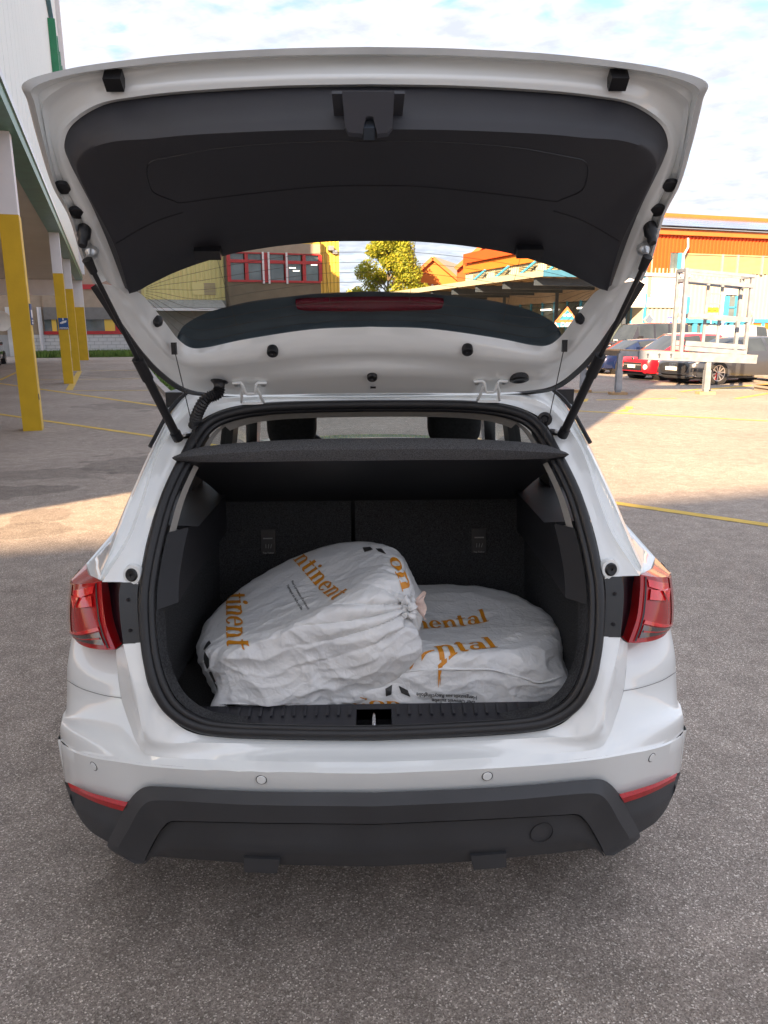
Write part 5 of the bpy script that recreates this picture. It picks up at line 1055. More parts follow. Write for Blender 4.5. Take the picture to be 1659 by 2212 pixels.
# ================================================================== the raised tailgate
tg = thing_part = None
e0_ = [(796, 101), (609, 104.6), (418, 115), (274, 129.5), (145, 149), (52, 178), (60, 222), (85, 316), (113, 402), (149, 470), (175, 554), (202, 614)]
e1_ = [(796, 117), (609, 120), (418, 130), (274, 144), (150, 162), (72, 190), (76, 228), (97, 318), (121, 402), (155, 470), (181, 553), (208, 613)]
e2_ = [(796, 130), (609, 133), (418, 143), (274, 157), (165, 176), (100, 212), (93, 245), (106, 325), (128, 403), (161, 470), (187, 552), (216, 612)]
e3_ = [(796, 166), (609, 169), (418, 179), (290, 193), (195, 214), (134, 262), (117, 312), (128, 362), (150, 418), (180, 478), (209, 548), (242, 616)]
e4_ = [(796, 187), (609, 190), (418, 201), (300, 213), (222, 228), (158, 268), (139, 312), (150, 350), (173, 396), (200, 448), (233, 524), (270, 622)]
oE = np.array([0, .005, .01, .02, .035, .055, .06, .065, .07, .07, .06, .05])
G0 = ring(e0_, TG, oE); G0b = ring(e0_, TG, oE+.006); G1 = ring(e1_, TG, oE+.014); G1b = ring(e1_, TG, oE+.004); G2 = ring(e2_, TG, oE-.008); G3 = ring(e3_, TG, np.array([.03, .03, .03, .032, .035, .04, .05, .06, .068, .07, .06, .05])); G4 = ring(e4_, TG, np.array([.028]*3+[.03, .035, .045, .055, .06, .065, .066, .056, .045]))
mb = MB(); loft([G1b, [(a*.6+b*.4)+np.array([0, .012, .004]) for a, b in zip(G1b, G2)], G2, [(a+b)/2+np.array([0, .004, .008]) for a, b in zip(G2, G3)], G3, [(a+b)/2+np.array([0, -.003, -.005]) for a, b in zip(G3, G4)], G4], 7, 3, mb)
W_ = [(270, 622), (303, 634), (330, 663), (360, 701), (384, 732), (412, 751), (450, 750), (530, 733), (670, 712), (803, 706)]
m1_ = [(242, 616), (274, 652), (303, 692), (333, 732), (362, 766), (398, 784), (442, 785), (532, 775), (670, 760), (803, 755)]
m2_ = [(216, 612), (246, 658), (279, 706), (314, 754), (350, 793), (396, 818), (445, 825), (537, 823), (672, 808), (803, 800)]
m3_ = [(208, 613), (234, 656), (266, 701), (310, 761), (350, 803), (396, 836), (445, 848), (540, 853), (680, 851), (803, 850)]
l0 = ring(W_, TG, [.045, .02, .008, .004, .002, .0, .0, .0, 0, 0]); l0b = ring(W_, TG, -.02); l1 = ring(m1_, TG, [.05, .045, .04, .036, .034, .03, .028, .03, .03, .03]); l1b = ring([((a[0]+b[0])/2, (a[1]+b[1])/2) for a, b in zip(m1_, m2_)], TG, [.055, .05, .042, .036, .03, .022, .02, .022, .022, .022])
l2 = ring(m2_, TG, [.052, .05, .045, .035, .028, .02, .018, .016, .026, .030]); l3 = ring(m3_, TG, [.055, .05, .045, .035, .025, .012, .006, .004, .004, .004]); l4 = ring(m3_, TG, [.02, .015, .01, .0, -.01, -.02, -.03, -.035, -.035, -.035])
l01 = [(a*.5+b*.5)+np.array([0, -.006, -.004]) for a, b in zip(l0, l1)]
loft([l0b, l0, l01, l1, l1b, l2, [(a+b)/2 for a, b in zip(l2, l3)], l3], 7, 2, mb)
tail = both(mb, 'tailgate', M_paint, smooth=50, merge=.0015)
# folded hem round the skin edge, then the outer skin
mb = MB(); loft([ring(e0_, TG, oE-.006), G0, G0b, G1, G1b], 7, 2, mb); both(mb, 'skin_hem', M_hem, par=tail, smooth=50)
sk0 = ring(e0_, TG, oE-.006); c3 = np.array([0, 1.80, 1.93])
sk1 = [p*.86+np.array([0, HG[1]*.5+.82, 1.86])*.14-TN*.075 for p in sk0]; sk2 = [p*.45+np.array([0, 1.90, 1.84])*.55-TN*.095 for p in sk0]
mb = MB(); loft([sk0, sk1, sk2], 7, 2, mb); both(mb, 'outer_skin', M_paint, par=tail, smooth=60)
mb = MB(); bl = ring([(205, 617), (232, 658), (262, 703), (309, 766), (350, 808), (396, 841), (445, 853), (540, 858), (680, 857), (803, 857)], TG, [.04, .035, .03, .02, .01, -.004, -.012, -.015, -.02, -.02]); loft([l4, [p+np.array([-.012, .004, -.004]) for p in bl], [p+np.array([.004, -.008, .002]) for p in bl]], 7, 1, mb); both(mb, 'screen_edge_moulding', M_blackin, par=tail, smooth=50)
# trim panel
ridge = [(796, 279), (609, 282), (418, 291), (322, 300), (245, 306), (190, 324), (167, 356), (176, 392), (194, 430), (217, 472), (248, 535), (279, 632)]
bott = [(797, 521), (713, 522), (620, 529.5), (545, 540), (490, 551), (440, 566), (405, 578), (372, 591), (345, 604), (321, 616), (300, 628), (284, 633)]
t4 = ring(e4_, TG, np.array([.026]*3+[.028, .033, .043, .053, .058, .063, .064, .054, .043])); t5 = ring(ridge, TG, [.145, .145, .144, .14, .132, .12, .105, .10, .095, .088, .075, .06]); t6 = ring(bott, TG, [.035, .035, .036, .038, .04, .042, .045, .048, .05, .052, .054, .055]); t7 = ring(bott, TG, .0)
t45 = [a*.2+b*.8+np.array([0, -.005, .004]) for a, b in zip(t4, t5)]; t56 = [a*.86+b*.14-TN*-.004 for a, b in zip(t5, t6)]
mb = MB(); loft([t4, t45, t5, t56, t6, t7], 8, 3, mb); trim = both(mb, 'tailgate_trim', M_trim, par=tail, smooth=60)
TB = BVHTree.FromPolygons([v.co.copy() for v in trim.data.vertices], [tuple(p.vertices) for p in trim.data.polygons])
def seam(pts, r=.0011):
    """a groove line lying on the face of the trim panel"""
    P = []
    for q in cat([(x, y, 0) for x, y in pts], 8):
        d = Vector(ray(q[0], q[1])).normalized(); h = TB.ray_cast(Vector(ORG), d)
        if h[0] is not None: P.append(np.array(h[0]-d*.0004))
    if abs(pts[0][0]-797) < 5: P[0][0] = 0; P[-1][0] = 0
    mb = MB(); mb.tube(P, r, 5); return mb
s1 = [(797, 305), (640, 308), (480, 320), (360, 341), (326, 350), (317, 370), (322, 398), (334, 417), (375, 434), (395, 438), (480, 426), (600, 412), (700, 403), (797, 401)]
both(seam(s1), 'trim_seam', M_rec, par=trim); pair(seam([(250, 527), (300, 497), (345, 475), (395, 459)]), 'trim_seam', M_rec, par=trim)
for x, y in ((450, 543),):
    p = TG(x, y, .052); b1 = MB(); b1.box(p, (.058, .022, .034), 0, -.9)
    for k in (b1, MB().add([(-a, b, c) for a, b, c in b1.v], b1.f)): k.build('trim_catch', M_blackin, trim)
# latch housing
def tq(pts, off): return [TG(x, y, off) for x, y in pts]
M_latch = mat('latch_plastic', (.075, .08, .10), .45, var=.05)
a = tq([(717, 196), (725, 270), (733, 278), (858, 278), (866, 270), (874, 196)], .105); aa = [p-TN*-.016 for p in a]
MB().poly(a, Vector(TN*.012)).build('latch_surround', M_trim, trim)
fo = [(739, 197), (745, 272), (752, 285), (783, 289), (790, 252), (800, 250), (806, 252), (815, 289), (838, 286), (848, 274), (852, 197)]
A_ = tq([(x, y) for x, y in fo], .158); B_ = [q+np.array([0, .052, -.004]) for q in A_]
lh = MB(); n_ = len(A_); lh.add(A_+B_, [tuple(range(n_)), ] + [(i, (i+1) % n_, n_+(i+1) % n_, n_+i) for i in range(n_)]); lo = lh.build('latch_cover', M_latch, trim)
MB().box(TG(797, 270, .135), (.020, .03, .04), 0, -.5).build('latch_catch', M_steel, lo)
# buffers, plugs, stops
for s in (0, 1):
    mr = (lambda p: p) if s == 0 else mirpt
    p = mr(TG(247, 174, .030)); MB().box(p, (.033, .026, .028), 0, -.7).build('rubber_buffer', M_blackin, tail)
    for x, y in ((135, 408), (166, 462)):
        p = mr(TG(x, y, .072)); sg_n = -1 if s == 0 else 1
        MB().lathe(p, Vector((-sg_n*.12, -.45, -.88)), [(.016, -.008), (.016, .001), (.008, .002)], 22).build('oval_plug', M_blackin, tail, smooth=40)
    p = mr(TG(181, 508, .085)); ax = Vector((.0, -.55, -.85))
    MB().lathe(p, ax, [(.014, -.02), (.014, .004), (.0095, .010), (.010, .022), (.008, .028), (.003, .027)], 18).build('bump_stop', M_blackin, tail, smooth=40)
    for x, y in ((588.5, 762),):
        p = mr(TG(x, y, .036)); MB().lathe(p, TN, [(.0145, -.015), (.0145, .002), (.012, .005), (.004, .0035), (.002, .001)], 22).build('round_plug', M_blackin, tail, smooth=40)
    # strut: ball stud, rod and cylinder
    ball = mr(TG(197, 548, .075)); a = mr(TG(191, 566, .11)); b = mr(S(383, 944, .035)); m = a*.50+b*.50; m2 = a*.47+b*.53
    MB().lathe(ball, Vector((0, -.7, -.6)), [(.014, -.02), (.014, .0), (.010, .004), (.007, .014)], 16).build('ball_stud', M_alu, tail, smooth=40)
    mb = MB(); mb.tube([a-(b-a)*.012, a+(b-a)*.05], [.0115, .0085], 10); mb.tube([a, m], .0055, 10); st2 = mb.build('gas_strut', M_blackin, car, smooth=40)
    mb = MB(); mb.tube([m2-(b-a)*.03, m2+(b-a)*.09], .0145, 12); mb.tube([m2+(b-a)*.09, b], .0115, 12); mb.tube([b-(b-a)*.03, b+(b-a)*.015], .0145, 12); mb.build('strut_cylinder', M_blackin, st2, smooth=40)
    MB().tube([b, b+np.array([(.03 if s == 0 else -.03), .045, 0])], .009, 8).build('strut_pivot', M_chrome, st2)
    # shelf string with its hook
    h_ = mr(TG(376, 752, .04)); e_ = mr(atY(427, 968, 1.995)); MB().tube([h_, e_], .0013, 6).build('shelf_string', M_blackin, car)
    mb = MB(); mb.bar(h_+np.array([0, 0, .014]), h_-np.array([0, 0, .016]), .012, .012); mb.build('string_hook', M_blackin, tail)
    # hinge straps
    sx = -1 if s == 0 else 1; hx = abs(TG(545, 840, .0)[0])
    u_ = lambda dx, y, of: np.array([hx*sx+dx, *TG(545, y, of)[1:]]); mb = MB()
    mb.tube([u_(-.046, 828, .020), u_(-.022, 827, .022), u_(-.018, 831, .030), u_(-.013, 848, .034), u_(-.009, 851, .034), u_(.009, 851, .034), u_(.013, 848, .034), u_(.018, 831, .030), u_(.022, 827, .022), u_(.046, 828, .020)], .0042, 8); mb.build('hinge', M_paint, car, smooth=50)
    for d in (-1, 1):
        lw = S(545, 871, .022); mb = MB(); mb.tube([u_(d*.019, 838, .030), u_(d*.024, 848, .032), u_(d*.026, 858, .032), np.array([hx*sx+d*.030, lw[1]-.004, lw[2]+.004]), np.array([hx*sx+d*.020, lw[1], lw[2]])], .0044, 8); mb.build('hinge_leg', M_paint, car, smooth=50)
    lw = S(545, 871, .02); MB().bar((hx*sx-.03, lw[1], lw[2]), (hx*sx+.03, lw[1], lw[2]), .018, .006).build('hinge_foot', M_paint, car)
    for d in (-.036, .036): MB().lathe((hx*sx+d, *TG(545, 829, .016)[1:]), TN, [(.008, -.004), (.008, .006), (.005, .008)], 6).build('hinge_bolt', M_alu, tail)
p = TG(804, 816, .033); MB().lathe(p, TN, [(.0135, -.015), (.0135, .002), (.011, .005), (.004, .0035), (.002, .001)], 22).build('round_plug', M_blackin, tail, smooth=40)
p = TG(806, 837, .022); MB().box(p, (.015, .004, .004), 0, -.7).build('slot', M_rec, tail)
# wiring boot on the viewer's left, oval plug opposite
a = TG(474, 824, .026); b = S(424, 918, .01); pth = cat([a, a+np.array([-.004, -.012, -.03]), (a+b)/2+np.array([0, -.03, .012]), b+np.array([.004, -.014, .022]), b], 14); rr = [.0145+(.0022 if k % 2 else -.0012) for k in range(len(pth))]
rr[:8] = [.024, .022, .018, .016, .015, .0145, .0145, .0145]; rr[-6:] = [.0145, .0155, .018, .021, .022, .022]
MB().tube(pth, rr, 14).build('wiring_boot', M_seal, car, smooth=25)
p = mirpt(TG(477, 824, .018)); MB().lathe(p, Vector((0, -.4, -.9)), [(.026, -.01), (.026, .003), (.018, .006), (.01, .002)], 22).build('oval_plug', M_blackin, tail, smooth=40)
p = mirpt(S(423, 912, .01)); MB().lathe(p, Vector((-.3, -.9, .1)), [(.02, -.01), (.02, .003), (.012, .005), (.008, .001)], 20).build('oval_plug', M_blackin, car, smooth=40)
for s in (0, 1):
    p = TG(341, 695, .02) if s == 0 else mirpt(TG(341, 695, .02)); MB().lathe(p, TN, [(.012, -.01), (.012, .004), (.006, .014)], 16).build('heater_terminal', M_blackin, tail, smooth=40)
# rear screen, heater wires, black print, brake light
gt = [(290, 630), (330, 610), (364, 593), (400, 578), (440, 565), (490, 550), (545, 539), (620, 529), (710, 521), (800, 520)]; gb = [(295, 634), (322, 656), (345, 684), (368, 714), (388, 737), (415, 753), (452, 752), (532, 736), (671, 715), (803, 709)]
ga = ring(gt, TG, -.012); gz = ring(gb, TG, -.012); gm = [(a+b)/2-TN*.004 for a, b in zip(ga, gz)]
mb = MB(); loft([ga, gm, gz], 6, 3, mb); gl = both(mb, 'rear_screen', M_tgl, par=tail, smooth=80)
ht = cat(ga, 6); hb_ = cat(gz, 6); 
M_wire = mat('heater_wire', (.07, .05, .04), .5)
for k in range(1, 9):
    t = k/9.0; P = [a*(1-t)+b*t+TN*(-.004*(1-abs(2*t-1)))+TN*.003 for a, b in zip(ht, hb_)]; P = P[4:]; path = P+[mirpt(q) for q in P[-2::-1]]
    MB().tube(path, .00045, 4).build('heater_wire', M_wire, gl)
for x0, y0, x1, y1 in ((468, 556, 512, 705), (697, 521, 712, 650)):
    for s in (0, 1):
        a, b = TG(x0, y0, -.009), TG(x1, y1, -.009)
        if s: a, b = mirpt(a), mirpt(b)
        MB().tube([a, b], .0005, 4).build('heater_wire', M_wire, gl)
pt_ = [(381, 730), (388, 716), (400, 701), (432, 682), (474, 667), (552, 649.5), (681, 635), (803, 630)]; pbm = [(383, 733), (392, 742), (415, 755), (452, 755), (500, 748), (560, 734), (681, 718), (803, 712)]
k0 = ring(pt_, TG, -.03); k1 = ring(pbm, TG, -.02); km = [(a+b)/2-TN*.012 for a, b in zip(k0, k1)]
mb = MB(); loft([k0, km, k1], 6, 3, mb); both(mb, 'spoiler_underside', M_print, par=tail, smooth=50)
bl_t = [(638, 655), (660, 652), (720, 650), (803, 649)]; bl_b = [(643, 668), (662, 671), (720, 672), (803, 673)]
q0 = ring(bl_t, TG, -.016); q1 = ring(bl_b, TG, -.016); mb = MB(); loft([[p-TN*.02 for p in q0], q0, [(a+b)/2+TN*.002 for a, b in zip(q0, q1)], q1, [p-TN*.02 for p in q1]], 5, 2, mb); both(mb, 'brake_light', mat('brake_light_red', (.16, .005, .018), .2, coat=1, var=.25, vscale=160), par=tail, smooth=30)
# ================================================================== tyre bags in the boot
def bag_mat():
    m = bpy.data.materials.new('plastic_film'); m.use_nodes = True; t = m.node_tree; b = t.nodes['Principled BSDF']; N = t.nodes.new; L = t.links.new
    tcn = N('ShaderNodeTexCoord'); P = tcn.outputs['Object']
    n0 = N('ShaderNodeTexNoise'); n0.inputs['Scale'].default_value = 9; n0.inputs['Detail'].default_value = 5; L(P, n0.inputs[0])
    r = N('ShaderNodeValToRGB'); L(n0.outputs[0], r.inputs[0]); r.color_ramp.elements[0].color = (.80, .81, .82, 1); r.color_ramp.elements[1].color = (.88, .88, .87, 1); r.color_ramp.elements[0].position = .35; r.color_ramp.elements[1].position = .65
    L(r.outputs[0], b.inputs['Base Color']); b.inputs['Roughness'].default_value = .30; b.inputs['Specular IOR Level'].default_value = .45
    v = N('ShaderNodeTexVoronoi'); v.feature = 'DISTANCE_TO_EDGE'; v.inputs['Scale'].default_value = 40
    dn = N('ShaderNodeTexNoise'); dn.inputs['Scale'].default_value = 12; dn.inputs['Detail'].default_value = 3; L(P, dn.inputs[0])
    mv = N('ShaderNodeVectorMath'); mv.operation = 'MULTIPLY_ADD'; L(dn.outputs['Color'], mv.inputs[0]); mv.inputs[1].default_value = (.09, .09, .09); L(P, mv.inputs[2]); L(mv.outputs[0], v.inputs[0])
    n2 = N('ShaderNodeTexNoise'); n2.inputs['Scale'].default_value = 55; n2.inputs['Detail'].default_value = 4; n2.inputs['Distortion'].default_value = 1.2; L(P, n2.inputs[0])
    ad = N('ShaderNodeMath'); ad.operation = 'MULTIPLY_ADD'; L(n2.outputs[0], ad.inputs[0]); ad.inputs[1].default_value = .5; mn = N('ShaderNodeMath'); mn.operation = 'MINIMUM'; L(v.outputs['Distance'], mn.inputs[0]); mn.inputs[1].default_value = .25; L(mn.outputs[0], ad.inputs[2])
    bp = N('ShaderNodeBump'); bp.inputs['Strength'].default_value = .45; bp.inputs['Distance'].default_value = .006; L(ad.outputs[0], bp.inputs['Height']); L(bp.outputs[0], b.inputs['Normal'])
    tr = N('ShaderNodeBsdfTranslucent'); tr.inputs[0].default_value = (.85, .86, .87, 1); mx_ = N('ShaderNodeMixShader'); mx_.inputs[0].default_value = .18; L(b.outputs[0], mx_.inputs[1]); L(tr.outputs[0], mx_.inputs[2]); L(mx_.outputs[0], t.nodes['Material Output'].inputs[0]); return m
M_bag = bag_mat(); M_oprint = mat('orange_print', (.62, .24, .012), .42, var=.08, vscale=14); M_kprint = mat('black_print', (.03, .03, .03), .5)
def ico(n):
    bm = bmesh.new(); bmesh.ops.create_icosphere(bm, subdivisions=n, radius=1); v = np.array([q.co[:] for q in bm.verts]); f = [tuple(x.index for x in p.verts) for p in bm.faces]; bm.free(); return v, f
DIRS, IFACES = ico(8)
def smin(a, b, k): h = np.clip(.5+.5*(b-a)/k, 0, 1); return b*(1-h)+a*h-k*h*(1-h)
def disc_sdf(P, c, n, R, h, r, dish=.0):
    d = P-c; z = d@n; q = np.linalg.norm(d-np.outer(z, n), axis=1); top_dish = dish*np.clip(1-(q/(R*.62))**2, 0, 1)
    a = q-(R-r); b = np.abs(z)-(h-r)+top_dish; return np.minimum(np.maximum(a, b), 0)+np.linalg.norm(np.maximum(np.stack([a, b], 1), 0), axis=1)-r
def ell_sdf(P, c, rad, M=None):
    d = (P-c) if M is None else (P-c)@M; k = np.linalg.norm(d/rad, axis=1); return (k-1)*min(rad)
def make_bag(name, label, centre, sdf, wr, seed, floor):
    c = np.array(centre); lo = np.zeros(len(DIRS)); hi = np.full(len(DIRS), .62)
    for _ in range(22):
        m = (lo+hi)/2; s = sdf(c+DIRS*m[:, None]); ins = s < 0; lo = np.where(ins, m, lo); hi = np.where(ins, hi, m)
    P = c+DIRS*lo[:, None]
    P[:, 1] = 1.822+.035*np.log1p(np.exp(np.clip((P[:, 1]-1.822)/.035, -30, 30)))-.004
    off = Vector((seed*3.1, seed*1.7, seed)); D = np.zeros(len(P))
    fr_ = wr['dir']; up_ = np.array(wr.get('axis', (0, 0, 1.0)))
    F = Vector(fr_).normalized(); G = F.orthogonal().normalized(); Hh = F.cross(G); vor = mnoise.voronoi; nv_ = mnoise.noise_vector
    for i in range(len(P)):
        p = Vector(P[i]); w0 = nv_(p*6+off)*.035+nv_(p*19+off)*.008; pw = p+w0
        q = Vector((pw.dot(F)*.30, pw.dot(G), pw.dot(Hh)))          # folds drawn out along the film's pull
        a = vor(q*7.5+off)[0][0]; b = vor(pw*15+off)[0][0]; e = vor((q+w0)*32+off)[0][0]; f = mnoise.noise(p*5+off)
        D[i] = .007*f+.017*a*a+.0085*b*b+.0068*e*e-.010
    if 'knot' in wr:
        kp = np.array(wr['knot']); ka = np.array(wr['kdir']); ka = ka/np.linalg.norm(ka); d = P-kp; z = d@ka; rr = d-np.outer(z, ka); dist = np.linalg.norm(d, axis=1); ex = np.cross(ka, [0, 0, 1.0]); ex /= np.linalg.norm(ex); ey = np.cross(ka, ex); an = np.arctan2(rr@ey, rr@ex)
        D += np.exp(-(dist/.24)**2)*.012*np.abs(np.sin(an*7+2*np.sin(an*3)+8*dist))**.6
    amp = wr['amp'](P); P = P+DIRS*(D*amp)[:, None]; P[:, 2] = np.maximum(P[:, 2], floor+.002*np.abs(np.sin(P[:, 0]*60)))
    P[:, 2] = np.where((P[:, 1] < 1.815) & (P[:, 2] < .708), np.maximum(P[:, 2], .708), P[:, 2])
    t = thing(name, (centre[0], centre[1], floor), label, 'bag', 'bagged tyres in the boot')
    o = MB().add(P, IFACES).build('film', M_bag, t, smooth=70, fix=True)
    return t, BVHTree.FromPolygons([Vector(p) for p in P], IFACES)
# --- printing: shapes are grids of 2-D points laid on the film
def g_rect(x0, y0, x1, y1, n=4, m=3): return [[(x0+(x1-x0)*i/n, y0+(y1-y0)*j/m) for i in range(n+1)] for j in range(m+1)]
def g_ring(cx_, cy_, rx, ry, tx, ty, a0, a1, n=18): return [[(cx_+(rx-k*tx)*math.cos(a), cy_+(ry-k*ty)*math.sin(a)) for a in np.linspace(math.radians(a0), math.radians(a1), n)] for k in (0, .5, 1)]
def glyph(ch):
    sr = .04
    if ch == 'n': return [g_rect(.05, 0, .18, .49, 3, 6), g_rect(0, 0, .23, sr), g_rect(0, .45, .10, .49), g_ring(.27, .31, .19, .19, .12, .05, 0, 150), g_rect(.33, 0, .46, .31, 3, 5), g_rect(.28, 0, .51, sr)], .54
    if ch == 't': return [g_rect(.07, .06, .20, .64, 3, 7), g_rect(0, .44, .31, .49, 5, 1), g_ring(.20, .11, .13, .11, .12, .04, 180, 320, 10)], .35
    if ch == 'i': return [g_rect(.05, 0, .18, .49, 3, 6), g_rect(0, 0, .23, sr), g_rect(0, .45, .12, .49), g_ring(.115, .63, .075, .075, .0749, .0749, 0, 360, 14)], .26
    if ch == 'e': return [g_ring(.22, .245, .22, .255, .12, .045, 8, 325, 26), g_rect(.09, .25, .43, .29, 6, 1)], .47
    if ch == 'o': return [g_ring(.24, .245, .24, .255, .13, .045, 0, 360, 28)], .51
    if ch == 'a': return [g_ring(.17, .15, .17, .155, .10, .05, 0, 360, 20), g_rect(.28, 0, .41, .36, 3, 5), g_ring(.22, .34, .19, .15, .12, .05, 0, 165, 14), g_rect(.38, 0, .47, sr, 2, 1)], .49
    if ch == 'l': return [g_rect(.05, 0, .18, .72, 3, 8), g_rect(0, 0, .23, sr), g_rect(0, .68, .12, .72)], .26
    if ch == 'C': return [g_ring(.33, .35, .33, .37, .15, .05, 45, 318, 30), g_rect(.53, .48, .58, .66, 1, 4)], .66
    return [], .2
def lay(shapes, bvh, start, end, topp, total, asc, proj, m, parent, nm='print'):
    """shapes in text units; start/end baseline points and a point at ascender height, in 3-D; pressed on the film along proj"""
    st, en, tp_ = (np.array(p, float) for p in (start, end, topp)); X = (en-st)/total; Y = (tp_-st)/asc; pd = Vector(proj).normalized(); mb = MB()
    for g in shapes:
        rows = []; ok = True
        for r in g:
            rr = []
            for (x, y) in r:
                q = Vector(st+X*x+Y*y); h = bvh.ray_cast(q-pd*.35, pd, .9)
                if h[0] is None: ok = False; break
                rr.append(h[0]+(h[1] if h[1].dot(pd) < 0 else -h[1])*.0012-pd*.0012)
            if not ok: break
            rows.append(rr)
        if ok:
            ln = max((Vector(a)-Vector(b)).length for r in rows for a, b in zip(r, r[1:]))
            if ln < .06: mb.grid(rows)
    if mb.f: return mb.build(nm, m, parent, fix=False)
def lay_word(s, bvh, start, end, topp, proj, m, parent):
    x = 0; sh = []
    for ch in s:
        g, w_ = glyph(ch); sh.append([[[(a+x, b) for a, b in r] for r in k] for k in g]); x += w_
    for k in sh: lay(k, bvh, start, end, topp, x, .72, proj, m, parent, 'printed_letter')
def lay_text(s, bvh, start, end, topp, proj, parent, m=None):
    me = text_mesh(s, 1.0, 'LEFT', .012); bm = bmesh.new(); bm.from_mesh(me)
    bmesh.ops.subdivide_edges(bm, edges=[e for e in bm.edges if e.calc_length() > .15], cuts=2); bmesh.ops.triangulate(bm, faces=bm.faces)
    xs = [v.co.x for v in bm.verts]; tot = max(xs); st, en, tp_ = (np.array(p, float) for p in (start, end, topp)); X = (en-st)/tot; Y = (tp_-st)/.75; pd = Vector(proj).normalized(); bad = []
    for v in bm.verts:
        q = Vector(st+X*v.co.x+Y*v.co.y); h = bvh.ray_cast(q-pd*.35, pd, .9)
        if h[0] is None: bad.append(v); continue
        v.co = h[0]-pd*.002
    bmesh.ops.delete(bm, geom=bad, context='VERTS'); out = bpy.data.meshes.new('small_print'); bm.to_mesh(out); bm.free(); out.materials.append(m or M_kprint); link('small_print', out, parent, kind='stuff')
def lay_quad(pts, bvh, proj, parent, m=None, n=6):
    rows = inset_quadpatch(*pts, n, n); pd = Vector(proj).normalized(); R = []
    for r in rows:
        rr = []
        for q in r:
            h = bvh.ray_cast(Vector(q)-pd*.35, pd, .9)
            if h[0] is None: return
            rr.append(h[0]-pd*.002)
        R.append(rr)
    MB().grid(R).build('arrow_mark', m or M_kprint, parent, fix=False)
FLOOR = .602
# flat lying bag
cR = np.array([.235, 2.11, .722]); nR = np.array([.03, -.02, 1.0]); nR /= np.linalg.norm(nR)
def sdfR(P):
    d = disc_sdf(P, cR, nR, .322, .108, .055, .022); d = smin(d, ell_sdf(P, np.array([.47, 1.93, .70]), np.array([.085, .07, .05])), .05); d = smin(d, ell_sdf(P, np.array([.05, 1.88, .69]), np.array([.16, .07, .075])), .05)
    return smin(d, ell_sdf(P, np.array([.25, 1.86, .72]), np.array([.24, .055, .08])), .04)
bR, tR = make_bag('bagged_tyre', 'white plastic tyre bag with orange print lying flat at the bottom', cR, sdfR, dict(dir=(1, .2, 0), amp=lambda P: .75+.5*np.clip((1.95-P[:, 1])/.12, 0, 1)), 2.0, FLOOR)
# leaning bag, tied
nL = np.array([-.37, -.10, .92]); nL /= np.linalg.norm(nL); cL = np.array([-.185, 2.06, .838]); tL = np.array([.92, 0, .37]); tL = tL-nL*(tL@nL); tL /= np.linalg.norm(tL); bL = np.cross(nL, tL)
KN = atY(886, 1312, 1.90); NK = KN+np.array([-.03, .02, .0]); ML = np.stack([tL, bL, nL], 1)
def sdfL(P):
    d = disc_sdf(P, cL, nL, .325, .10, .06, .016)
    d = smin(d, ell_sdf(P, cL+tL*.02-bL*.24-nL*.05, np.array([.27, .12, .125]), ML), .05)
    d = smin(d, ell_sdf(P, cL-tL*.17-bL*.25-nL*.10, np.array([.16, .085, .09]), ML), .04)
    d = smin(d, ell_sdf(P, np.array([-.345, 1.845, .735]), np.array([.045, .035, .075])), .03)
    return smin(d, ell_sdf(P, NK*.8+cL*.2, np.array([.06, .055, .06])), .07)
bL_, tLv = make_bag('bagged_tyre', 'white plastic tyre bag, knotted, leaning on the flat one', cL, sdfL, dict(dir=tuple(tL), knot=NK, kdir=KN-cL, amp=lambda P: .65+1.1*np.clip((2.0-P[:, 1])/.16, 0, 1)), 5.0, FLOOR)
# the knot
h = tLv.ray_cast(Vector(ORG), Vector(ray(884, 1312)).normalized()); NK = np.array(h[0])+np.array([0, -.012, .004]) if h[0] is not None else NK
kn = [NK+np.array(v) for v in ((-.035, .012, .022), (-.022, -.012, .030), (-.004, -.022, .022), (.008, -.024, .004), (.004, -.022, -.014), (-.010, -.018, -.010), (-.012, -.012, .006), (.002, .0, .016), (.016, .008, .012))]
pth = cat(kn, 6); mb = MB(); mb.tube(pth, [.010+.004*math.sin(i*.9)+.003*math.sin(i*2.3) for i in range(len(pth))], 12); mb.build('knot', M_bag, bL_, smooth=60)
fr2 = [[NK+np.array([.010+.022*t+.004*math.sin(5*a), .004-.012*t, .010+.02*math.cos(a)*t]) + np.array([0, .016*math.sin(a)*t, .016*math.sin(a)*t]) for a in np.linspace(0, 6.28, 26)] for t in (.25, .6, 1.0, 1.35)]
MB().grid(fr2).build('knot_frill', mat('film_pink_edge', (.72, .56, .50), .4, var=.2, vscale=40), bL_, smooth=60)
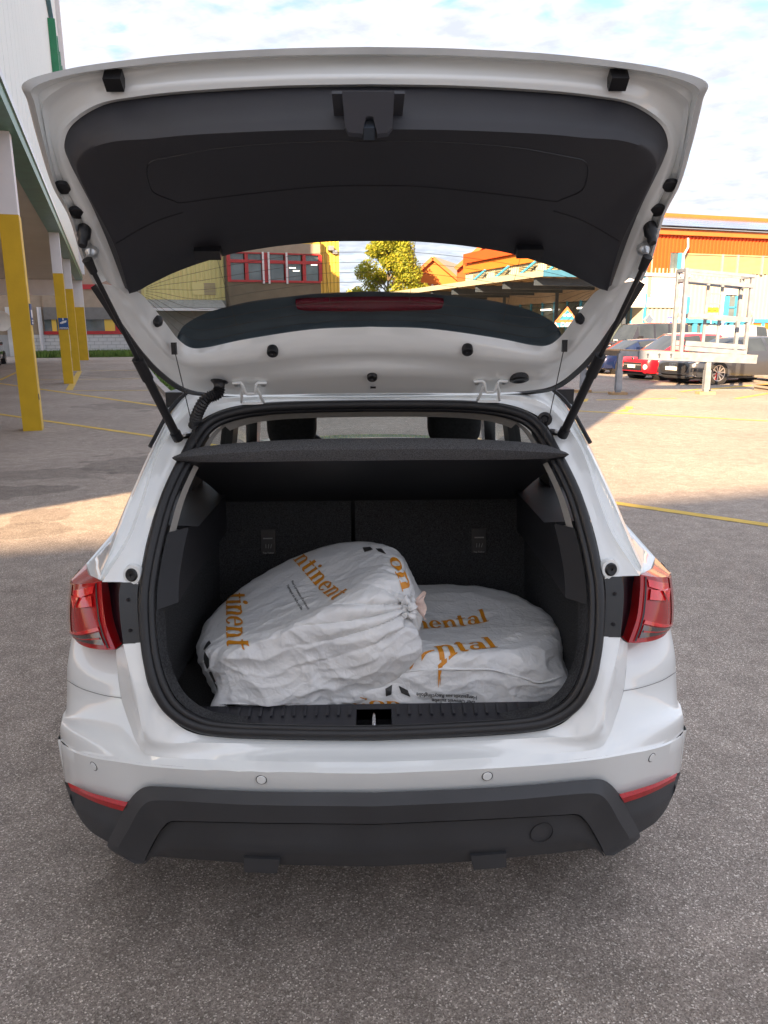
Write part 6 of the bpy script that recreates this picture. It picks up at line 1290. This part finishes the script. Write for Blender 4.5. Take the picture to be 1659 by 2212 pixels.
# prints
pT = cL+nL*.10; A3 = lambda x, y: atP(x, y, pT, nL); prL = -nL
lay_word('ontinent', tLv, A3(622, 1198), A3(724, 1306), A3(654, 1180), prL, M_oprint, bL_)
lay_word('tinent', tLv, A3(489, 1283), A3(490, 1400), A3(534, 1281), prL, M_oprint, bL_)
lay_text('Pour la protection de l\'environnement', tLv, A3(628, 1250), A3(668, 1318), A3(633, 1247.5), prL, bL_)
lay_text('Fabriqué en feuille recyclée', tLv, A3(618, 1258), A3(652, 1316), A3(623, 1255.5), prL, bL_)
for q in (((784, 1184), (800, 1182), (806, 1188), (788, 1194)), ((812, 1186), (826, 1187), (834, 1196), (818, 1193)), ((436, 1398), (452, 1384), (456, 1390), (441, 1402)), ((430, 1412), (440, 1404), (444, 1410), (432, 1428))): lay_quad([A3(*p) for p in q], tLv, prL, bL_)
lay_word('on', tLv, A3(838, 1205), A3(872, 1262), A3(868, 1192), (0, .8, -.6), M_oprint, bL_)
pR = cR+nR*.108; C3 = lambda x, y: atP(x, y, pR, nR); prR = (0, 0, -1)
lay_word('inental', tR, C3(840, 1433), C3(1078, 1399), C3(830, 1402), prR, M_oprint, bR)
lay_word('nental', tR, C3(896, 1350), C3(1058, 1331), C3(890, 1325), prR, M_oprint, bR)
lay_text('Hergestellt aus Recyclingfolie', tR, C3(848, 1435), C3(962, 1436), C3(848, 1427), prR, bR)
for q in (((972, 1428), (1000, 1420), (1002, 1432), (985, 1436)), ((1006, 1428), (1024, 1420), (1030, 1428), (1014, 1438))): lay_quad([C3(*p) for p in q], tR, prR, bR)
B3 = lambda x, y: atY(x, y, 1.80); prF = (0, 1, -.15)
lay_text('Hergestellt aus Recyclingfolie', tR, B3(1034, 1516), B3(901, 1509), B3(1034, 1525), prF, bR); lay_text('Der Umwelt zuliebe', tR, B3(1030, 1527), B3(935, 1522), B3(1030, 1536), prF, bR)
for q in (((833, 1496), (848, 1488), (846, 1508), (834, 1512)), ((862, 1490), (882, 1500), (888, 1514), (868, 1506))): lay_quad([B3(*p) for p in q], tR, prF, bR)
lay_word('Con', tR, B3(752, 1530), B3(870, 1536), B3(752, 1512), prF, M_oprint, bR)

sm = []
for x, y in ((868, 1452), (905, 1447), (960, 1445), (1010, 1446), (1060, 1446), (1100, 1456), (1135, 1466), (1160, 1474), (1190, 1470), (1214, 1461)):
    d = Vector(ray(x, y)).normalized(); h = tR.ray_cast(Vector(ORG), d)
    if h[0] is not None: sm.append(h[0]-d*.001)
MB().tube(cat(sm, 5), .0032, 6).build('weld_seam', M_bag, bR, smooth=60)
